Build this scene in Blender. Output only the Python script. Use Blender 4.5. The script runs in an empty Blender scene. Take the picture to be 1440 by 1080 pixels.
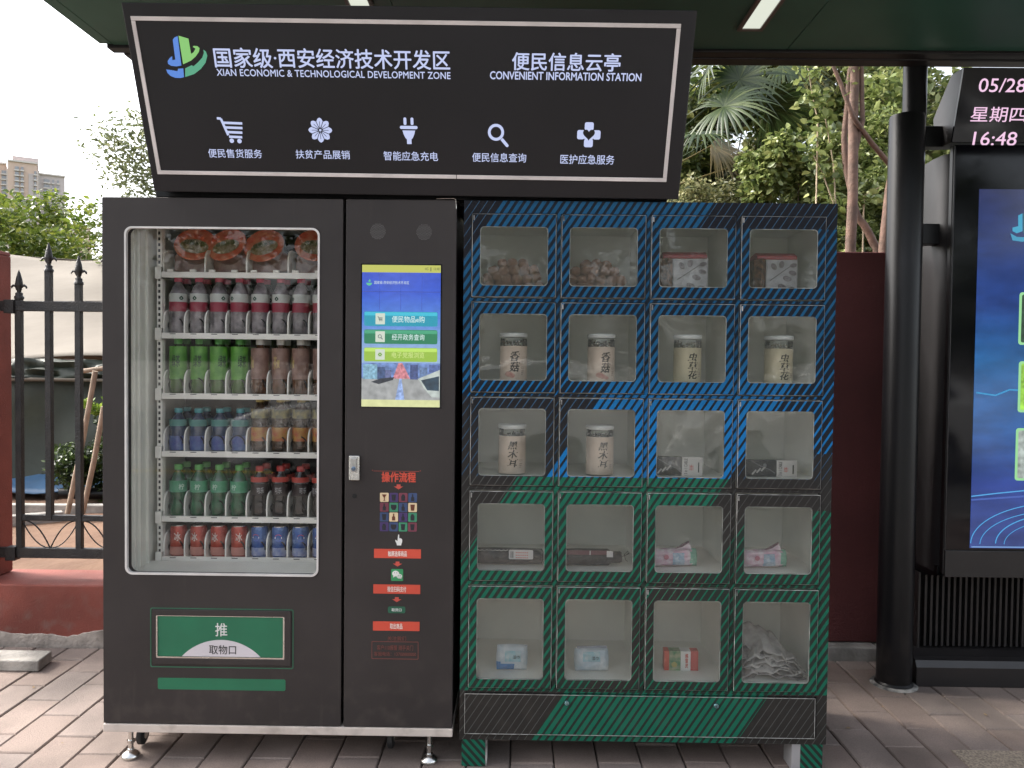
import bpy, math, random
import numpy as np
from mathutils import Vector, Matrix
random.seed(7)
RNG = np.random.default_rng(11)
sc = bpy.context.scene
COL = sc.collection
R = math.radians

# ------------------------------------------------------------------ camera, world, sun, exposure
CF, CP, CY, CR = 1100.0, -0.027, -0.0089, 0.0108           # focal length in photo pixels, pitch, yaw, roll
CLOC = Vector((1.4274, -2.6664, 1.3989))
fwd = Vector((math.sin(CY)*math.cos(CP), math.cos(CY)*math.cos(CP), math.sin(CP)))
r0 = Vector((math.cos(CY), -math.sin(CY), 0)); u0 = r0.cross(fwd)
rgt = math.cos(CR)*r0 + math.sin(CR)*u0; upv = -math.sin(CR)*r0 + math.cos(CR)*u0
cam = bpy.data.cameras.new('camera'); co = bpy.data.objects.new('camera', cam); COL.objects.link(co)
cam.sensor_width = 36.0; cam.lens = 36.0*CF/1440.0; cam.clip_start = 0.05; cam.clip_end = 3000
m = Matrix((rgt, upv, -fwd)).transposed().to_4x4(); m.translation = CLOC; co.matrix_world = m
sc.camera = co

EXPOSURE = 1.88
SUN_EL, SUN_AZ = R(42), R(-74)                              # azimuth from +Y towards +X
w = bpy.data.worlds.new('World'); sc.world = w; w.use_nodes = True
nt = w.node_tree; bg = nt.nodes['Background']
sky = nt.nodes.new('ShaderNodeTexSky'); sky.sky_type = 'NISHITA'; sky.sun_disc = False
sky.sun_elevation = SUN_EL; sky.sun_rotation = SUN_AZ; sky.air_density = 1.0; sky.dust_density = 4.0; sky.ozone_density = 0.6
desat = nt.nodes.new('ShaderNodeHueSaturation'); desat.inputs['Saturation'].default_value = 0.35
nt.links.new(sky.outputs[0], desat.inputs['Color']); nt.links.new(desat.outputs[0], bg.inputs[0]); bg.inputs[1].default_value = 0.15
sl = bpy.data.lights.new('sun', 'SUN'); sl.energy = 1.5; sl.angle = R(12); sl.color = (1, 0.94, 0.86)
so = bpy.data.objects.new('sun', sl); COL.objects.link(so)
sdir = Vector((math.sin(SUN_AZ)*math.cos(SUN_EL), math.cos(SUN_AZ)*math.cos(SUN_EL), math.sin(SUN_EL)))
so.rotation_euler = sdir.to_track_quat('Z', 'Y').to_euler()
sc.view_settings.view_transform = 'Standard'; sc.view_settings.look = 'None'
sc.view_settings.exposure = EXPOSURE; sc.view_settings.gamma = 1; sc.view_settings.use_curve_mapping = False
sc.render.engine = 'CYCLES'; cy = sc.cycles
cy.use_denoising = True; cy.max_bounces = 8; cy.diffuse_bounces = 4; cy.glossy_bounces = 4
cy.transmission_bounces = 6; cy.transparent_max_bounces = 24; cy.sample_clamp_indirect = 6; cy.caustics_reflective = False; cy.caustics_refractive = False

# ------------------------------------------------------------------ measuring: a photo point on a plane, in metres
def ray(u, v): return fwd*CF + rgt*(u-720) - upv*(v-540)
def M(u, v, Y=0.0):
    d = ray(u, v); t = (Y-CLOC.y)/d.y; p = CLOC + d*t; return round(p.x, 4), round(p.z, 4)
def MX(u, Y=0.0, v=510): return M(u, v, Y)[0]
def MZ(v, Y=0.0, u=720): return M(u, v, Y)[1]

# ------------------------------------------------------------------ materials
def lin(c):
    return tuple((x/255/12.92 if x/255 <= .04045 else ((x/255+.055)/1.055)**2.4) for x in c)
def newmat(name):
    m = bpy.data.materials.new(name); m.use_nodes = True
    return m, m.node_tree, m.node_tree.nodes['Principled BSDF']
def mat(name, col, rough=.5, metal=0., var=.12, scale=6., bump=0., bscale=80., spec=.5, coat=0., vari=None, sheen=0.):
    """colour with slow mottling, roughness breakup and fine relief"""
    m, t, b = newmat(name); N, L = t.nodes, t.links
    tc = N.new('ShaderNodeTexCoord')
    nz = N.new('ShaderNodeTexNoise'); nz.inputs['Scale'].default_value = scale; nz.inputs['Detail'].default_value = 6
    L.new(tc.outputs['Object'], nz.inputs['Vector'])
    mx = N.new('ShaderNodeMix'); mx.data_type = 'RGBA'
    c2 = vari if vari else tuple(min(1, x*(1-var*1.6)) for x in col)
    c1 = col if vari else tuple(min(1, x*(1+var*.8)) for x in col)
    mx.inputs[6].default_value = (*c1, 1); mx.inputs[7].default_value = (*c2, 1)
    mr = N.new('ShaderNodeMapRange'); mr.inputs[1].default_value = .35; mr.inputs[2].default_value = .65
    L.new(nz.outputs[0], mr.inputs[0]); L.new(mr.outputs[0], mx.inputs[0]); L.new(mx.outputs[2], b.inputs['Base Color'])
    b.inputs['Roughness'].default_value = rough; b.inputs['Metallic'].default_value = metal
    b.inputs['Specular IOR Level'].default_value = spec; b.inputs['Coat Weight'].default_value = coat
    r2 = N.new('ShaderNodeMapRange'); r2.inputs[3].default_value = max(0, rough-.08); r2.inputs[4].default_value = min(1, rough+.1)
    L.new(nz.outputs[0], r2.inputs[0]); L.new(r2.outputs[0], b.inputs['Roughness'])
    if bump:
        n2 = N.new('ShaderNodeTexNoise'); n2.inputs['Scale'].default_value = bscale; n2.inputs['Detail'].default_value = 5
        L.new(tc.outputs['Object'], n2.inputs['Vector'])
        bp = N.new('ShaderNodeBump'); bp.inputs['Strength'].default_value = bump; bp.inputs['Distance'].default_value = .01
        L.new(n2.outputs[0], bp.inputs['Height']); L.new(bp.outputs[0], b.inputs['Normal'])
    return m
def emit(name, rgb, k=1.0, var=0.0, scale=8):
    """a glowing surface that reads as the given 0-255 colour at the scene's exposure"""
    m, t, b = newmat(name); N, L = t.nodes, t.links
    c = lin(rgb); f = k/(2**EXPOSURE)
    b.inputs['Base Color'].default_value = (.02, .02, .02, 1); b.inputs['Roughness'].default_value = .35
    b.inputs['Emission Color'].default_value = (*c, 1); b.inputs['Emission Strength'].default_value = f
    if var:
        tc = N.new('ShaderNodeTexCoord'); nz = N.new('ShaderNodeTexNoise'); nz.inputs['Scale'].default_value = scale; nz.inputs['Detail'].default_value = 4
        L.new(tc.outputs['Object'], nz.inputs['Vector'])
        mr = N.new('ShaderNodeMapRange'); mr.inputs[1].default_value = .3; mr.inputs[2].default_value = .7
        mr.inputs[3].default_value = f*(1-var); mr.inputs[4].default_value = f*(1+var)
        L.new(nz.outputs[0], mr.inputs[0]); L.new(mr.outputs[0], b.inputs['Emission Strength'])
    return m
def ramp_emit(name, stops, z0, z1, var=.15, noise=(6, 2, 30), k=1.0, root=None):
    """screen picture: vertical colour ramp between heights z0..z1 with fine texture"""
    m, t, b = newmat(name); N, L = t.nodes, t.links
    tc = N.new('ShaderNodeTexCoord'); 
    if root: tc.object = root
    sp = N.new('ShaderNodeSeparateXYZ'); L.new(tc.outputs['Object'], sp.inputs[0])
    mp = N.new('ShaderNodeMapping'); mp.inputs['Scale'].default_value = (noise[0], 1, noise[2]); L.new(tc.outputs['Object'], mp.inputs[0])
    nz = N.new('ShaderNodeTexNoise'); nz.inputs['Scale'].default_value = 1; nz.inputs['Detail'].default_value = 7; L.new(mp.outputs[0], nz.inputs['Vector'])
    mr = N.new('ShaderNodeMapRange'); mr.inputs[1].default_value = z0; mr.inputs[2].default_value = z1; L.new(sp.outputs[2], mr.inputs[0])
    cr = N.new('ShaderNodeValToRGB'); L.new(mr.outputs[0], cr.inputs[0])
    while len(cr.color_ramp.elements) < len(stops): cr.color_ramp.elements.new(.5)
    for e, (p, c) in zip(cr.color_ramp.elements, stops): e.position = p; e.color = (*lin(c), 1)
    L.new(cr.outputs[0], b.inputs['Emission Color'])
    m2 = N.new('ShaderNodeMapRange'); m2.inputs[1].default_value = .3; m2.inputs[2].default_value = .7
    m2.inputs[3].default_value = k*(1-var)/2**EXPOSURE; m2.inputs[4].default_value = k*(1+var)/2**EXPOSURE
    L.new(nz.outputs[0], m2.inputs[0]); L.new(m2.outputs[0], b.inputs['Emission Strength'])
    b.inputs['Base Color'].default_value = (.01, .01, .01, 1); b.inputs['Roughness'].default_value = .12
    return m
def glass(name, tint=(1, 1, 1), refl=1.0, rough=.02, haze=0.0, hazecol=(.7, .72, .68), wav=0.0):
    """thin clear sheet: transparent with a Fresnel reflection, optionally a pale diffuse veil"""
    m, t, b = newmat(name); N, L = t.nodes, t.links; N.remove(b); out = N['Material Output']
    tr = N.new('ShaderNodeBsdfTransparent'); tr.inputs[0].default_value = (*tint, 1)
    gl = N.new('ShaderNodeBsdfGlossy'); gl.inputs['Roughness'].default_value = rough
    fr = N.new('ShaderNodeFresnel'); fr.inputs[0].default_value = 1.5
    ml = N.new('ShaderNodeMath'); ml.operation = 'MULTIPLY'; ml.inputs[1].default_value = refl; L.new(fr.outputs[0], ml.inputs[0])
    mx = N.new('ShaderNodeMixShader'); L.new(ml.outputs[0], mx.inputs[0]); L.new(tr.outputs[0], mx.inputs[1]); L.new(gl.outputs[0], mx.inputs[2])
    last = mx
    if wav:
        tc = N.new('ShaderNodeTexCoord'); nz = N.new('ShaderNodeTexNoise'); nz.inputs['Scale'].default_value = 9; nz.inputs['Detail'].default_value = 1.5
        L.new(tc.outputs['Object'], nz.inputs['Vector'])
        bp = N.new('ShaderNodeBump'); bp.inputs['Strength'].default_value = wav; bp.inputs['Distance'].default_value = .02
        L.new(nz.outputs[0], bp.inputs['Height']); L.new(bp.outputs[0], gl.inputs['Normal'])
    if haze:
        df = N.new('ShaderNodeBsdfDiffuse'); df.inputs[0].default_value = (*hazecol, 1)
        m2 = N.new('ShaderNodeMixShader'); m2.inputs[0].default_value = haze
        L.new(mx.outputs[0], m2.inputs[1]); L.new(df.outputs[0], m2.inputs[2]); last = m2
    L.new(last.outputs[0], out.inputs[0])
    return m
def leafmat(name, c1, c2, c3, trans=.35):
    m, t, b = newmat(name); N, L = t.nodes, t.links; out = N['Material Output']
    ge = N.new('ShaderNodeNewGeometry'); cr = N.new('ShaderNodeValToRGB'); cr.color_ramp.elements.new(.5)
    for e, (p, c) in zip(cr.color_ramp.elements, ((0, c1), (.55, c2), (1, c3))): e.position = p; e.color = (*c, 1)
    L.new(ge.outputs['Random Per Island'], cr.inputs[0]); L.new(cr.outputs[0], b.inputs['Base Color'])
    b.inputs['Roughness'].default_value = .38; b.inputs['Specular IOR Level'].default_value = .5
    tl = N.new('ShaderNodeBsdfTranslucent'); L.new(cr.outputs[0], tl.inputs[0])
    mx = N.new('ShaderNodeMixShader'); mx.inputs[0].default_value = trans
    L.new(b.outputs[0], mx.inputs[1]); L.new(tl.outputs[0], mx.inputs[2]); L.new(mx.outputs[0], out.inputs[0])
    return m

class E:                                                    # tiny expression builder for shader maths
    t = None
    def __init__(s, v): s.v = v
    @staticmethod
    def op(o, *a):
        n = E.t.nodes.new('ShaderNodeMath'); n.operation = o
        for i, x in enumerate(a):
            if isinstance(x, E): E.t.links.new(x.v, n.inputs[i])
            else: n.inputs[i].default_value = x
        return E(n.outputs[0])
    def __add__(s, o): return E.op('ADD', s, o)
    __radd__ = __add__
    def __sub__(s, o): return E.op('SUBTRACT', s, o)
    def __rsub__(s, o): return E.op('SUBTRACT', o, s)
    def __mul__(s, o): return E.op('MULTIPLY', s, o)
    __rmul__ = __mul__
    def __gt__(s, o): return E.op('GREATER_THAN', s, o)
    def __lt__(s, o): return E.op('LESS_THAN', s, o)
def lerp(a, b, k): return a + (b-a)*k if isinstance(a, E) or isinstance(b, E) else k*(b-a) + a
def between(x, a, b): return (x > a)*(x < b)
def mapr(x, a, b, c, d):
    n = E.t.nodes.new('ShaderNodeMapRange'); E.t.links.new(x.v, n.inputs[0])
    for i, q in enumerate((a, b, c, d)): n.inputs[i+1].default_value = q
    return E(n.outputs[0])

# ------------------------------------------------------------------ mesh helpers
class MB:
    def __init__(s): s.v = []; s.f = []; s.m = []
    def add(s, vs, fs, mi=0):
        o = len(s.v); s.v += [tuple(v) for v in vs]; s.f += [tuple(i+o for i in f) for f in fs]
        s.m += (list(mi) if isinstance(mi, (list, tuple)) else [mi]*len(fs)); return s
    def box(s, x0, x1, y0, y1, z0, z1, mi=0):
        return s.add([(x0,y0,z0),(x1,y0,z0),(x1,y1,z0),(x0,y1,z0),(x0,y0,z1),(x1,y0,z1),(x1,y1,z1),(x0,y1,z1)],
                     [(0,3,2,1),(4,5,6,7),(0,1,5,4),(1,2,6,5),(2,3,7,6),(3,0,4,7)], mi)
    def prism(s, pts, y0, y1, mi=0, side=None):              # outline in XZ, extruded along Y (y0 nearer the viewer)
        n = len(pts); vs = [(x, y0, z) for x, z in pts] + [(x, y1, z) for x, z in pts]
        fs = [tuple(range(n)), tuple(range(2*n-1, n-1, -1))] + [(i, i+n, (i+1) % n+n, (i+1) % n) for i in range(n)]
        return s.add(vs, fs, [mi, mi] + [mi if side is None else side]*n)
    def prism_z(s, pts, z0, z1, mi=0):                       # outline in XY, extruded along Z
        n = len(pts); vs = [(x, y, z0) for x, y in pts] + [(x, y, z1) for x, y in pts]
        return s.add(vs, [tuple(range(n-1, -1, -1)), tuple(range(n, 2*n))] + [(i, (i+1) % n, (i+1) % n+n, i+n) for i in range(n)], mi)
    def prism_x(s, pts, x0, x1, mi=0):                       # outline in YZ, extruded along X
        n = len(pts); vs = [(x0, y, z) for y, z in pts] + [(x1, y, z) for y, z in pts]
        return s.add(vs, [tuple(range(n-1, -1, -1)), tuple(range(n, 2*n))] + [(i, (i+1) % n, (i+1) % n+n, i+n) for i in range(n)], mi)
    def ring(s, outer, inner, y0, y1, mi=0, side=None, inside=None):
        n = len(outer); side = mi if side is None else side; inside = side if inside is None else inside
        vs = [(x, y0, z) for x, z in outer] + [(x, y0, z) for x, z in inner] + [(x, y1, z) for x, z in outer] + [(x, y1, z) for x, z in inner]
        fs = []; ms = []
        for i in range(n):
            j = (i+1) % n
            fs += [(i, j, n+j, n+i), (2*n+i, 3*n+i, 3*n+j, 2*n+j), (i, 2*n+i, 2*n+j, j), (n+i, n+j, 3*n+j, 3*n+i)]; ms += [mi, mi, side, inside]
        return s.add(vs, fs, ms)
    def lathe(s, prof, c=(0, 0, 0), seg=20, mi=0, cap=True):
        vs = []; fs = []; k = len(prof)
        for r, z in prof:
            for i in range(seg):
                a = 2*math.pi*i/seg; vs.append((c[0]+r*math.cos(a), c[1]+r*math.sin(a), c[2]+z))
        for j in range(k-1):
            for i in range(seg):
                i2 = (i+1) % seg; fs.append((j*seg+i, j*seg+i2, (j+1)*seg+i2, (j+1)*seg+i))
        if cap:
            fs.append(tuple(range(seg-1, -1, -1))); fs.append(tuple(range((k-1)*seg, k*seg)))
        ms = mi if isinstance(mi, int) else [q for q in mi for _ in range(seg)] + [mi[0], mi[-1]][:2 if cap else 0]
        return s.add(vs, fs, ms)
    def tube(s, path, r, seg=8, mi=0, closed=False):
        P = [Vector(p) for p in path]; n = len(P); vs = []; fs = []
        rr = r if isinstance(r, (list, tuple)) else [r]*n
        for k in range(n):
            a = P[(k-1) % n] if (k or closed) else P[0]; b = P[(k+1) % n] if (k < n-1 or closed) else P[-1]
            d = (b-a).normalized(); h = Vector((0, 0, 1)) if abs(d.z) < .9 else Vector((1, 0, 0))
            x = d.cross(h).normalized(); y = d.cross(x)
            for i in range(seg):
                an = 2*math.pi*i/seg; vs.append(P[k] + (x*math.cos(an)+y*math.sin(an))*rr[k])
        for k in range(n if closed else n-1):
            k2 = (k+1) % n
            for i in range(seg):
                i2 = (i+1) % seg; fs.append((k*seg+i, k2*seg+i, k2*seg+i2, k*seg+i2))
        if not closed: fs.append(tuple(range(seg))); fs.append(tuple(range(n*seg-1, (n-1)*seg-1, -1)))
        return s.add(vs, fs, mi)
    def ball(s, c, r, seg=12, rings=8, sq=(1, 1, 1), mi=0, jit=0):
        prof = [(math.sin(math.pi*i/rings)*r, -math.cos(math.pi*i/rings)*r) for i in range(rings+1)]
        prof[0] = (r*.02, -r); prof[-1] = (r*.02, r); o = len(s.v)
        s.lathe(prof, (0, 0, 0), seg, mi)
        for i in range(o, len(s.v)):
            x, y, z = s.v[i]; j = 1+random.uniform(-jit, jit); s.v[i] = (c[0]+x*sq[0]*j, c[1]+y*sq[1]*j, c[2]+z*sq[2]*j)
        return s
    def xf(s, M4, start=0):
        for i in range(start, len(s.v)): s.v[i] = tuple(M4 @ Vector(s.v[i]))
        return s
def obj(name, mb, mats, parent=None, smooth=None, bevel=0, bseg=2):
    me = bpy.data.meshes.new(name); me.from_pydata(mb.v, [], mb.f)
    for mm in (mats if isinstance(mats, (list, tuple)) else [mats]): me.materials.append(mm)
    if any(mb.m): me.polygons.foreach_set('material_index', mb.m)
    me.update()
    if smooth is not None:
        me.polygons.foreach_set('use_smooth', [True]*len(me.polygons)); me.set_sharp_from_angle(angle=R(smooth))
    o = bpy.data.objects.new(name, me); COL.objects.link(o)
    if parent: o.parent = parent
    if bevel:
        b = o.modifiers.new('bevel', 'BEVEL'); b.width = bevel; b.segments = bseg; b.limit_method = 'ANGLE'; b.angle_limit = R(40); b.harden_normals = False
    return o
def tag(o, label=None, cat=None, group=None, kind=None):
    if label: o['label'] = label
    if cat: o['category'] = cat
    if group: o['group'] = group
    if kind: o['kind'] = kind
    return o
def thing(name, label, cat, loc=(0, 0, 0), rot=(0, 0, 0), group=None):
    o = bpy.data.objects.new(name, None); COL.objects.link(o); o.location = loc; o.rotation_euler = rot
    o.empty_display_size = .1
    return tag(o, label, cat, group)
def copy_thing(root, label, loc, rot=None):
    c = root.copy(); COL.objects.link(c); c.location = loc; c['label'] = label
    if rot: c.rotation_euler = rot
    for ch in root.children:
        d = ch.copy(); COL.objects.link(d); d.parent = c
        for g in ch.children:
            e = g.copy(); COL.objects.link(e); e.parent = d
    return c
def rrect(x0, x1, z0, z1, r, n=5):                          # rounded rectangle, counter-clockwise seen from the viewer's side
    pts = []
    for cx, cz, a0 in ((x1-r, z0+r, -90), (x1-r, z1-r, 0), (x0+r, z1-r, 90), (x0+r, z0+r, 180)):
        for i in range(n+1):
            a = R(a0+90*i/n); pts.append((cx+r*math.cos(a), cz+r*math.sin(a)))
    return pts
def circ(cx, cz, r, n=20, a0=0, a1=360):
    return [(cx+r*math.cos(R(a0+(a1-a0)*i/n)), cz+r*math.sin(R(a0+(a1-a0)*i/n))) for i in range(n if a1-a0 == 360 else n+1)]
def flat_ring(mb, cx, cz, ro, ri, y0, y1, n=24, mi=0):
    return mb.ring(circ(cx, cz, ro, n), circ(cx, cz, ri, n), y0, y1, mi)
def stroke(mb, pts, wd, y0, y1, mi=0):                      # flat stroked line in XZ
    for (x0, z0), (x1, z1) in zip(pts, pts[1:]):
        dx, dz = x1-x0, z1-z0; l = math.hypot(dx, dz) or 1; nx, nz = -dz/l*wd/2, dx/l*wd/2
        mb.prism([(x0+nx, z0+nz), (x0-nx, z0-nz), (x1-nx, z1-nz), (x1+nx, z1+nz)], y0, y1, mi)
    return mb
_dg = None
def text(name, s, box, y, mt, parent=None, bold=0.0, shear=0.0, rot=0.0, res=3, keep=False, spacing=1.0, thick=.0006, label=None, wrap=None):
    """lettering fitted into box (x0,x1,z0,z1) on the plane Y=y; wrap=radius bends it round a vertical cylinder"""
    cu = bpy.data.curves.new('lettering', 'FONT'); cu.body = s; cu.offset = bold; cu.shear = shear; cu.resolution_u = res
    cu.offset = 0; cu.space_character = spacing; cu.align_x = 'LEFT'
    to = bpy.data.objects.new('lettering', cu); COL.objects.link(to)
    dg = bpy.context.evaluated_depsgraph_get(); me = bpy.data.meshes.new_from_object(to.evaluated_get(dg))
    bpy.data.objects.remove(to); bpy.data.curves.remove(cu)
    n = len(me.vertices)
    if not n: return None
    a = np.empty(n*3, 'f'); me.vertices.foreach_get('co', a); a = a.reshape(-1, 3)
    layer = np.zeros(n, 'f')
    if bold:                                                 # heavier strokes: shifted copies of the outline, each a hair behind the last
        polys = [tuple(p.vertices) for p in me.polygons]; A = []; P = []; LY = []
        for q, (ox_, oy_) in enumerate(((0, 0), (1, .35), (-1, -.35), (.35, -1), (-.35, 1))):
            A.append(a+np.array((ox_*bold, oy_*bold, 0), 'f')); P += [tuple(i+q*n for i in f) for f in polys]; LY.append(np.full(n, .00006*q, 'f'))
        a = np.concatenate(A).astype('f'); layer = np.concatenate(LY); n = len(a)
        me = bpy.data.meshes.new(name); me.from_pydata(a.tolist(), [], P); thick = 0
    x0, x1, z0, z1 = box; mn, mxx = a.min(0), a.max(0); sx = (x1-x0)/max(1e-6, mxx[0]-mn[0]); sz = (z1-z0)/max(1e-6, mxx[1]-mn[1])
    if keep: sx = sz = min(sx, sz)
    cx, cz = (x0+x1)/2, (z0+z1)/2
    px = (a[:, 0]-(mn[0]+mxx[0])/2)*sx; pz = (a[:, 1]-(mn[1]+mxx[1])/2)*sz
    if rot:
        c_, s_ = math.cos(rot), math.sin(rot); px, pz = px*c_-pz*s_, px*s_+pz*c_
    o3 = np.zeros((n, 3), 'f'); o3[:, 0] = px+cx; o3[:, 2] = pz+cz; o3[:, 1] = y+layer
    if wrap:
        ang = o3[:, 0]/wrap; o3[:, 0] = np.sin(ang)*wrap; o3[:, 1] = y+layer+wrap-np.cos(ang)*wrap
    me.vertices.foreach_set('co', o3.ravel()); me.update(); me.materials.clear(); me.materials.append(mt); me.name = name
    o = bpy.data.objects.new(name, me); COL.objects.link(o)
    if parent: o.parent = parent
    if thick:
        sm = o.modifiers.new('thickness', 'SOLIDIFY'); sm.thickness = thick; sm.offset = 0
    if label: o['label'] = label
    return o
def px_box(u0, u1, v0, v1, Y=0.0):
    a = M(u0, v1, Y); b = M(u1, v0, Y); return (a[0], b[0], a[1], b[1])

# ------------------------------------------------------------------ palette
WHITE = (.75, .75, .73); 
m_panel = mat('dark_grey_powder_coat', (.036, .031, .030), rough=.5, var=.10, scale=3, bump=.12, bscale=900, spec=.22)
def add_dust(m_, zlim, dust=(.16, .135, .115), amt=.5, sc_=14):
    t = m_.node_tree; N, L = t.nodes, t.links; b = N['Principled BSDF']; src = b.inputs['Base Color'].links[0].from_socket
    g = N.new('ShaderNodeNewGeometry'); sp = N.new('ShaderNodeSeparateXYZ'); L.new(g.outputs['Position'], sp.inputs[0])
    n1 = N.new('ShaderNodeTexNoise'); n1.inputs['Scale'].default_value = sc_; n1.inputs['Detail'].default_value = 9; L.new(g.outputs['Position'], n1.inputs['Vector'])
    mp = N.new('ShaderNodeMapping'); mp.inputs['Scale'].default_value = (30, 30, 2.2); L.new(g.outputs['Position'], mp.inputs[0])
    n2 = N.new('ShaderNodeTexNoise'); n2.inputs['Scale'].default_value = 1; n2.inputs['Detail'].default_value = 5; L.new(mp.outputs[0], n2.inputs['Vector'])
    mh = N.new('ShaderNodeMapRange'); mh.inputs[1].default_value = zlim; mh.inputs[2].default_value = .08; L.new(sp.outputs[2], mh.inputs[0])
    m1 = N.new('ShaderNodeMapRange'); m1.inputs[1].default_value = .50; m1.inputs[2].default_value = .75; L.new(n1.outputs[0], m1.inputs[0])
    m2 = N.new('ShaderNodeMapRange'); m2.inputs[1].default_value = .62; m2.inputs[2].default_value = .85; m2.inputs[4].default_value = .12; L.new(n2.outputs[0], m2.inputs[0])
    mu = N.new('ShaderNodeMath'); mu.operation = 'MULTIPLY'; L.new(mh.outputs[0], mu.inputs[0]); L.new(m1.outputs[0], mu.inputs[1])
    ma = N.new('ShaderNodeMath'); ma.operation = 'MULTIPLY_ADD'; L.new(mu.outputs[0], ma.inputs[0]); ma.inputs[1].default_value = amt; L.new(m2.outputs[0], ma.inputs[2])
    mx = N.new('ShaderNodeMix'); mx.data_type = 'RGBA'; L.new(ma.outputs[0], mx.inputs[0]); L.new(src, mx.inputs[6]); mx.inputs[7].default_value = (*dust, 1)
    L.new(mx.outputs[2], b.inputs['Base Color'])
add_dust(m_panel, .45, amt=.22)
m_black = mat('black_paint', (.004, .004, .005), rough=.34, var=.2, bump=.05, bscale=300, spec=.28)
m_blackgap = mat('black_gap', (.006, .006, .006), rough=.8)
m_signface = mat('sign_black_film', (.0125, .0120, .0145), rough=.34, var=.12, scale=2, spec=.30)
m_white = mat('white_painted_steel', (.80, .79, .73), rough=.4, var=.06)
m_cream = mat('cream_painted_base', (.54, .48, .43), rough=.42, var=.07)
m_inner = mat('pale_grey_cabinet_lining', (.80, .81, .74), rough=.5, var=.08, scale=4)
m_cell = mat('white_cell_lining', (.86, .86, .80), rough=.45, var=.06, scale=4)
m_dark = mat('dark_interior', (.02, .02, .022), rough=.6)
m_chrome = mat('zinc_plated_steel', (.62, .62, .60), rough=.25, metal=1, var=.05, scale=6)
m_rubber = mat('black_rubber', (.02, .02, .02), rough=.7, bump=.1)
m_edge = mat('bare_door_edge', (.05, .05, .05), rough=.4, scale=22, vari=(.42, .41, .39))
m_rim = mat('window_rim', (.58, .56, .54), rough=.35)
m_strip = mat('pale_border_strip', (.66, .61, .60), rough=.45, var=.1)
m_redwall = mat('red_painted_render', (.215, .050, .034), rough=.75, var=.18, scale=3, bump=.35, bscale=120)
m_cement = mat('cement_render', (.36, .31, .27), rough=.9, var=.25, scale=9, bump=.6, bscale=60)
m_concrete = mat('concrete', (.33, .31, .28), rough=.9, var=.25, scale=8, bump=.4, bscale=90)
m_soil = mat('orange_soil', (.17, .095, .055), rough=.95, scale=2.5, vari=(.115, .06, .035), bump=.8, bscale=25)
m_asphalt = mat('asphalt', (.15, .148, .14), rough=.85, var=.2, scale=5, bump=.5, bscale=220)
m_gravel = mat('exposed_aggregate', (.36, .29, .22), rough=.9, scale=140, vari=(.16, .13, .10), bump=.8, bscale=160)
m_grout = mat('joint_sand', (.075, .062, .052), rough=.95, scale=8, vari=(.04, .035, .03), bump=.6, bscale=150)
m_yellow = mat('yellow_road_paint', (.62, .42, .05), rough=.7, var=.2)
m_wpaint = mat('white_road_paint', (.6, .6, .56), rough=.7, var=.2)
m_fence = mat('black_fence_paint', (.009, .0085, .010), rough=.45, scale=14, vari=(.028, .024, .022), bump=.5, bscale=120)
m_led = emit('lit_letters', (192, 202, 240), 1.0)
m_screen_black = mat('black_display_glass', (.003, .003, .005), rough=.07, var=0, spec=.28)
g_door = glass('vending_glass', refl=.55, rough=.015)
g_cell = glass('acrylic_pane', (.985, .99, .98), refl=.66, rough=.02, haze=.034, hazecol=(.55, .57, .51), wav=.10)  # diffuse veil paints the pale reflected haze over the locker panes

# paver: colour of each stone differs
def paver_mat():
    m, t, b = newmat('pink_grey_paver'); N, L = t.nodes, t.links
    tc = N.new('ShaderNodeTexCoord'); oi = N.new('ShaderNodeObjectInfo')
    geo = N.new('ShaderNodeNewGeometry')
    n1 = N.new('ShaderNodeTexNoise'); n1.inputs['Scale'].default_value = 2.3; n1.inputs['Detail'].default_value = 7; L.new(geo.outputs['Position'], n1.inputs['Vector'])
    n2 = N.new('ShaderNodeTexNoise'); n2.inputs['Scale'].default_value = 190; n2.inputs['Detail'].default_value = 4; L.new(geo.outputs['Position'], n2.inputs['Vector'])
    cr = N.new('ShaderNodeValToRGB'); cr.color_ramp.elements.new(.5)
    for e, (p, c) in zip(cr.color_ramp.elements, ((0, (.20, .150, .126)), (.5, (.245, .19, .162)), (1, (.225, .183, .162)))): e.position = p; e.color = (*c, 1)
    ad = N.new('ShaderNodeMath'); ad.operation = 'ADD'; L.new(oi.outputs['Random'], ad.inputs[0]); L.new(geo.outputs['Random Per Island'], ad.inputs[1])
    fr = N.new('ShaderNodeMath'); fr.operation = 'FRACT'; L.new(ad.outputs[0], fr.inputs[0]); L.new(fr.outputs[0], cr.inputs[0])
    mr = N.new('ShaderNodeMapRange'); mr.inputs[1].default_value = .36; mr.inputs[2].default_value = .62; mr.inputs[3].default_value = .55; mr.inputs[4].default_value = 1.08
    L.new(n1.outputs[0], mr.inputs[0])
    m2 = N.new('ShaderNodeMapRange'); m2.inputs[1].default_value = .3; m2.inputs[2].default_value = .7; m2.inputs[3].default_value = .82; m2.inputs[4].default_value = 1.12; L.new(n2.outputs[0], m2.inputs[0])
    mu = N.new('ShaderNodeMath'); mu.operation = 'MULTIPLY'; L.new(mr.outputs[0], mu.inputs[0]); L.new(m2.outputs[0], mu.inputs[1])
    vm = N.new('ShaderNodeVectorMath'); vm.operation = 'SCALE'; L.new(cr.outputs[0], vm.inputs[0]); L.new(mu.outputs[0], vm.inputs['Scale'])
    L.new(vm.outputs[0], b.inputs['Base Color']); b.inputs['Roughness'].default_value = .82
    bp = N.new('ShaderNodeBump'); bp.inputs['Strength'].default_value = .35; bp.inputs['Distance'].default_value = .004
    L.new(n2.outputs[0], bp.inputs['Height']); L.new(bp.outputs[0], b.inputs['Normal'])
    return m
m_paver = paver_mat()
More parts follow.
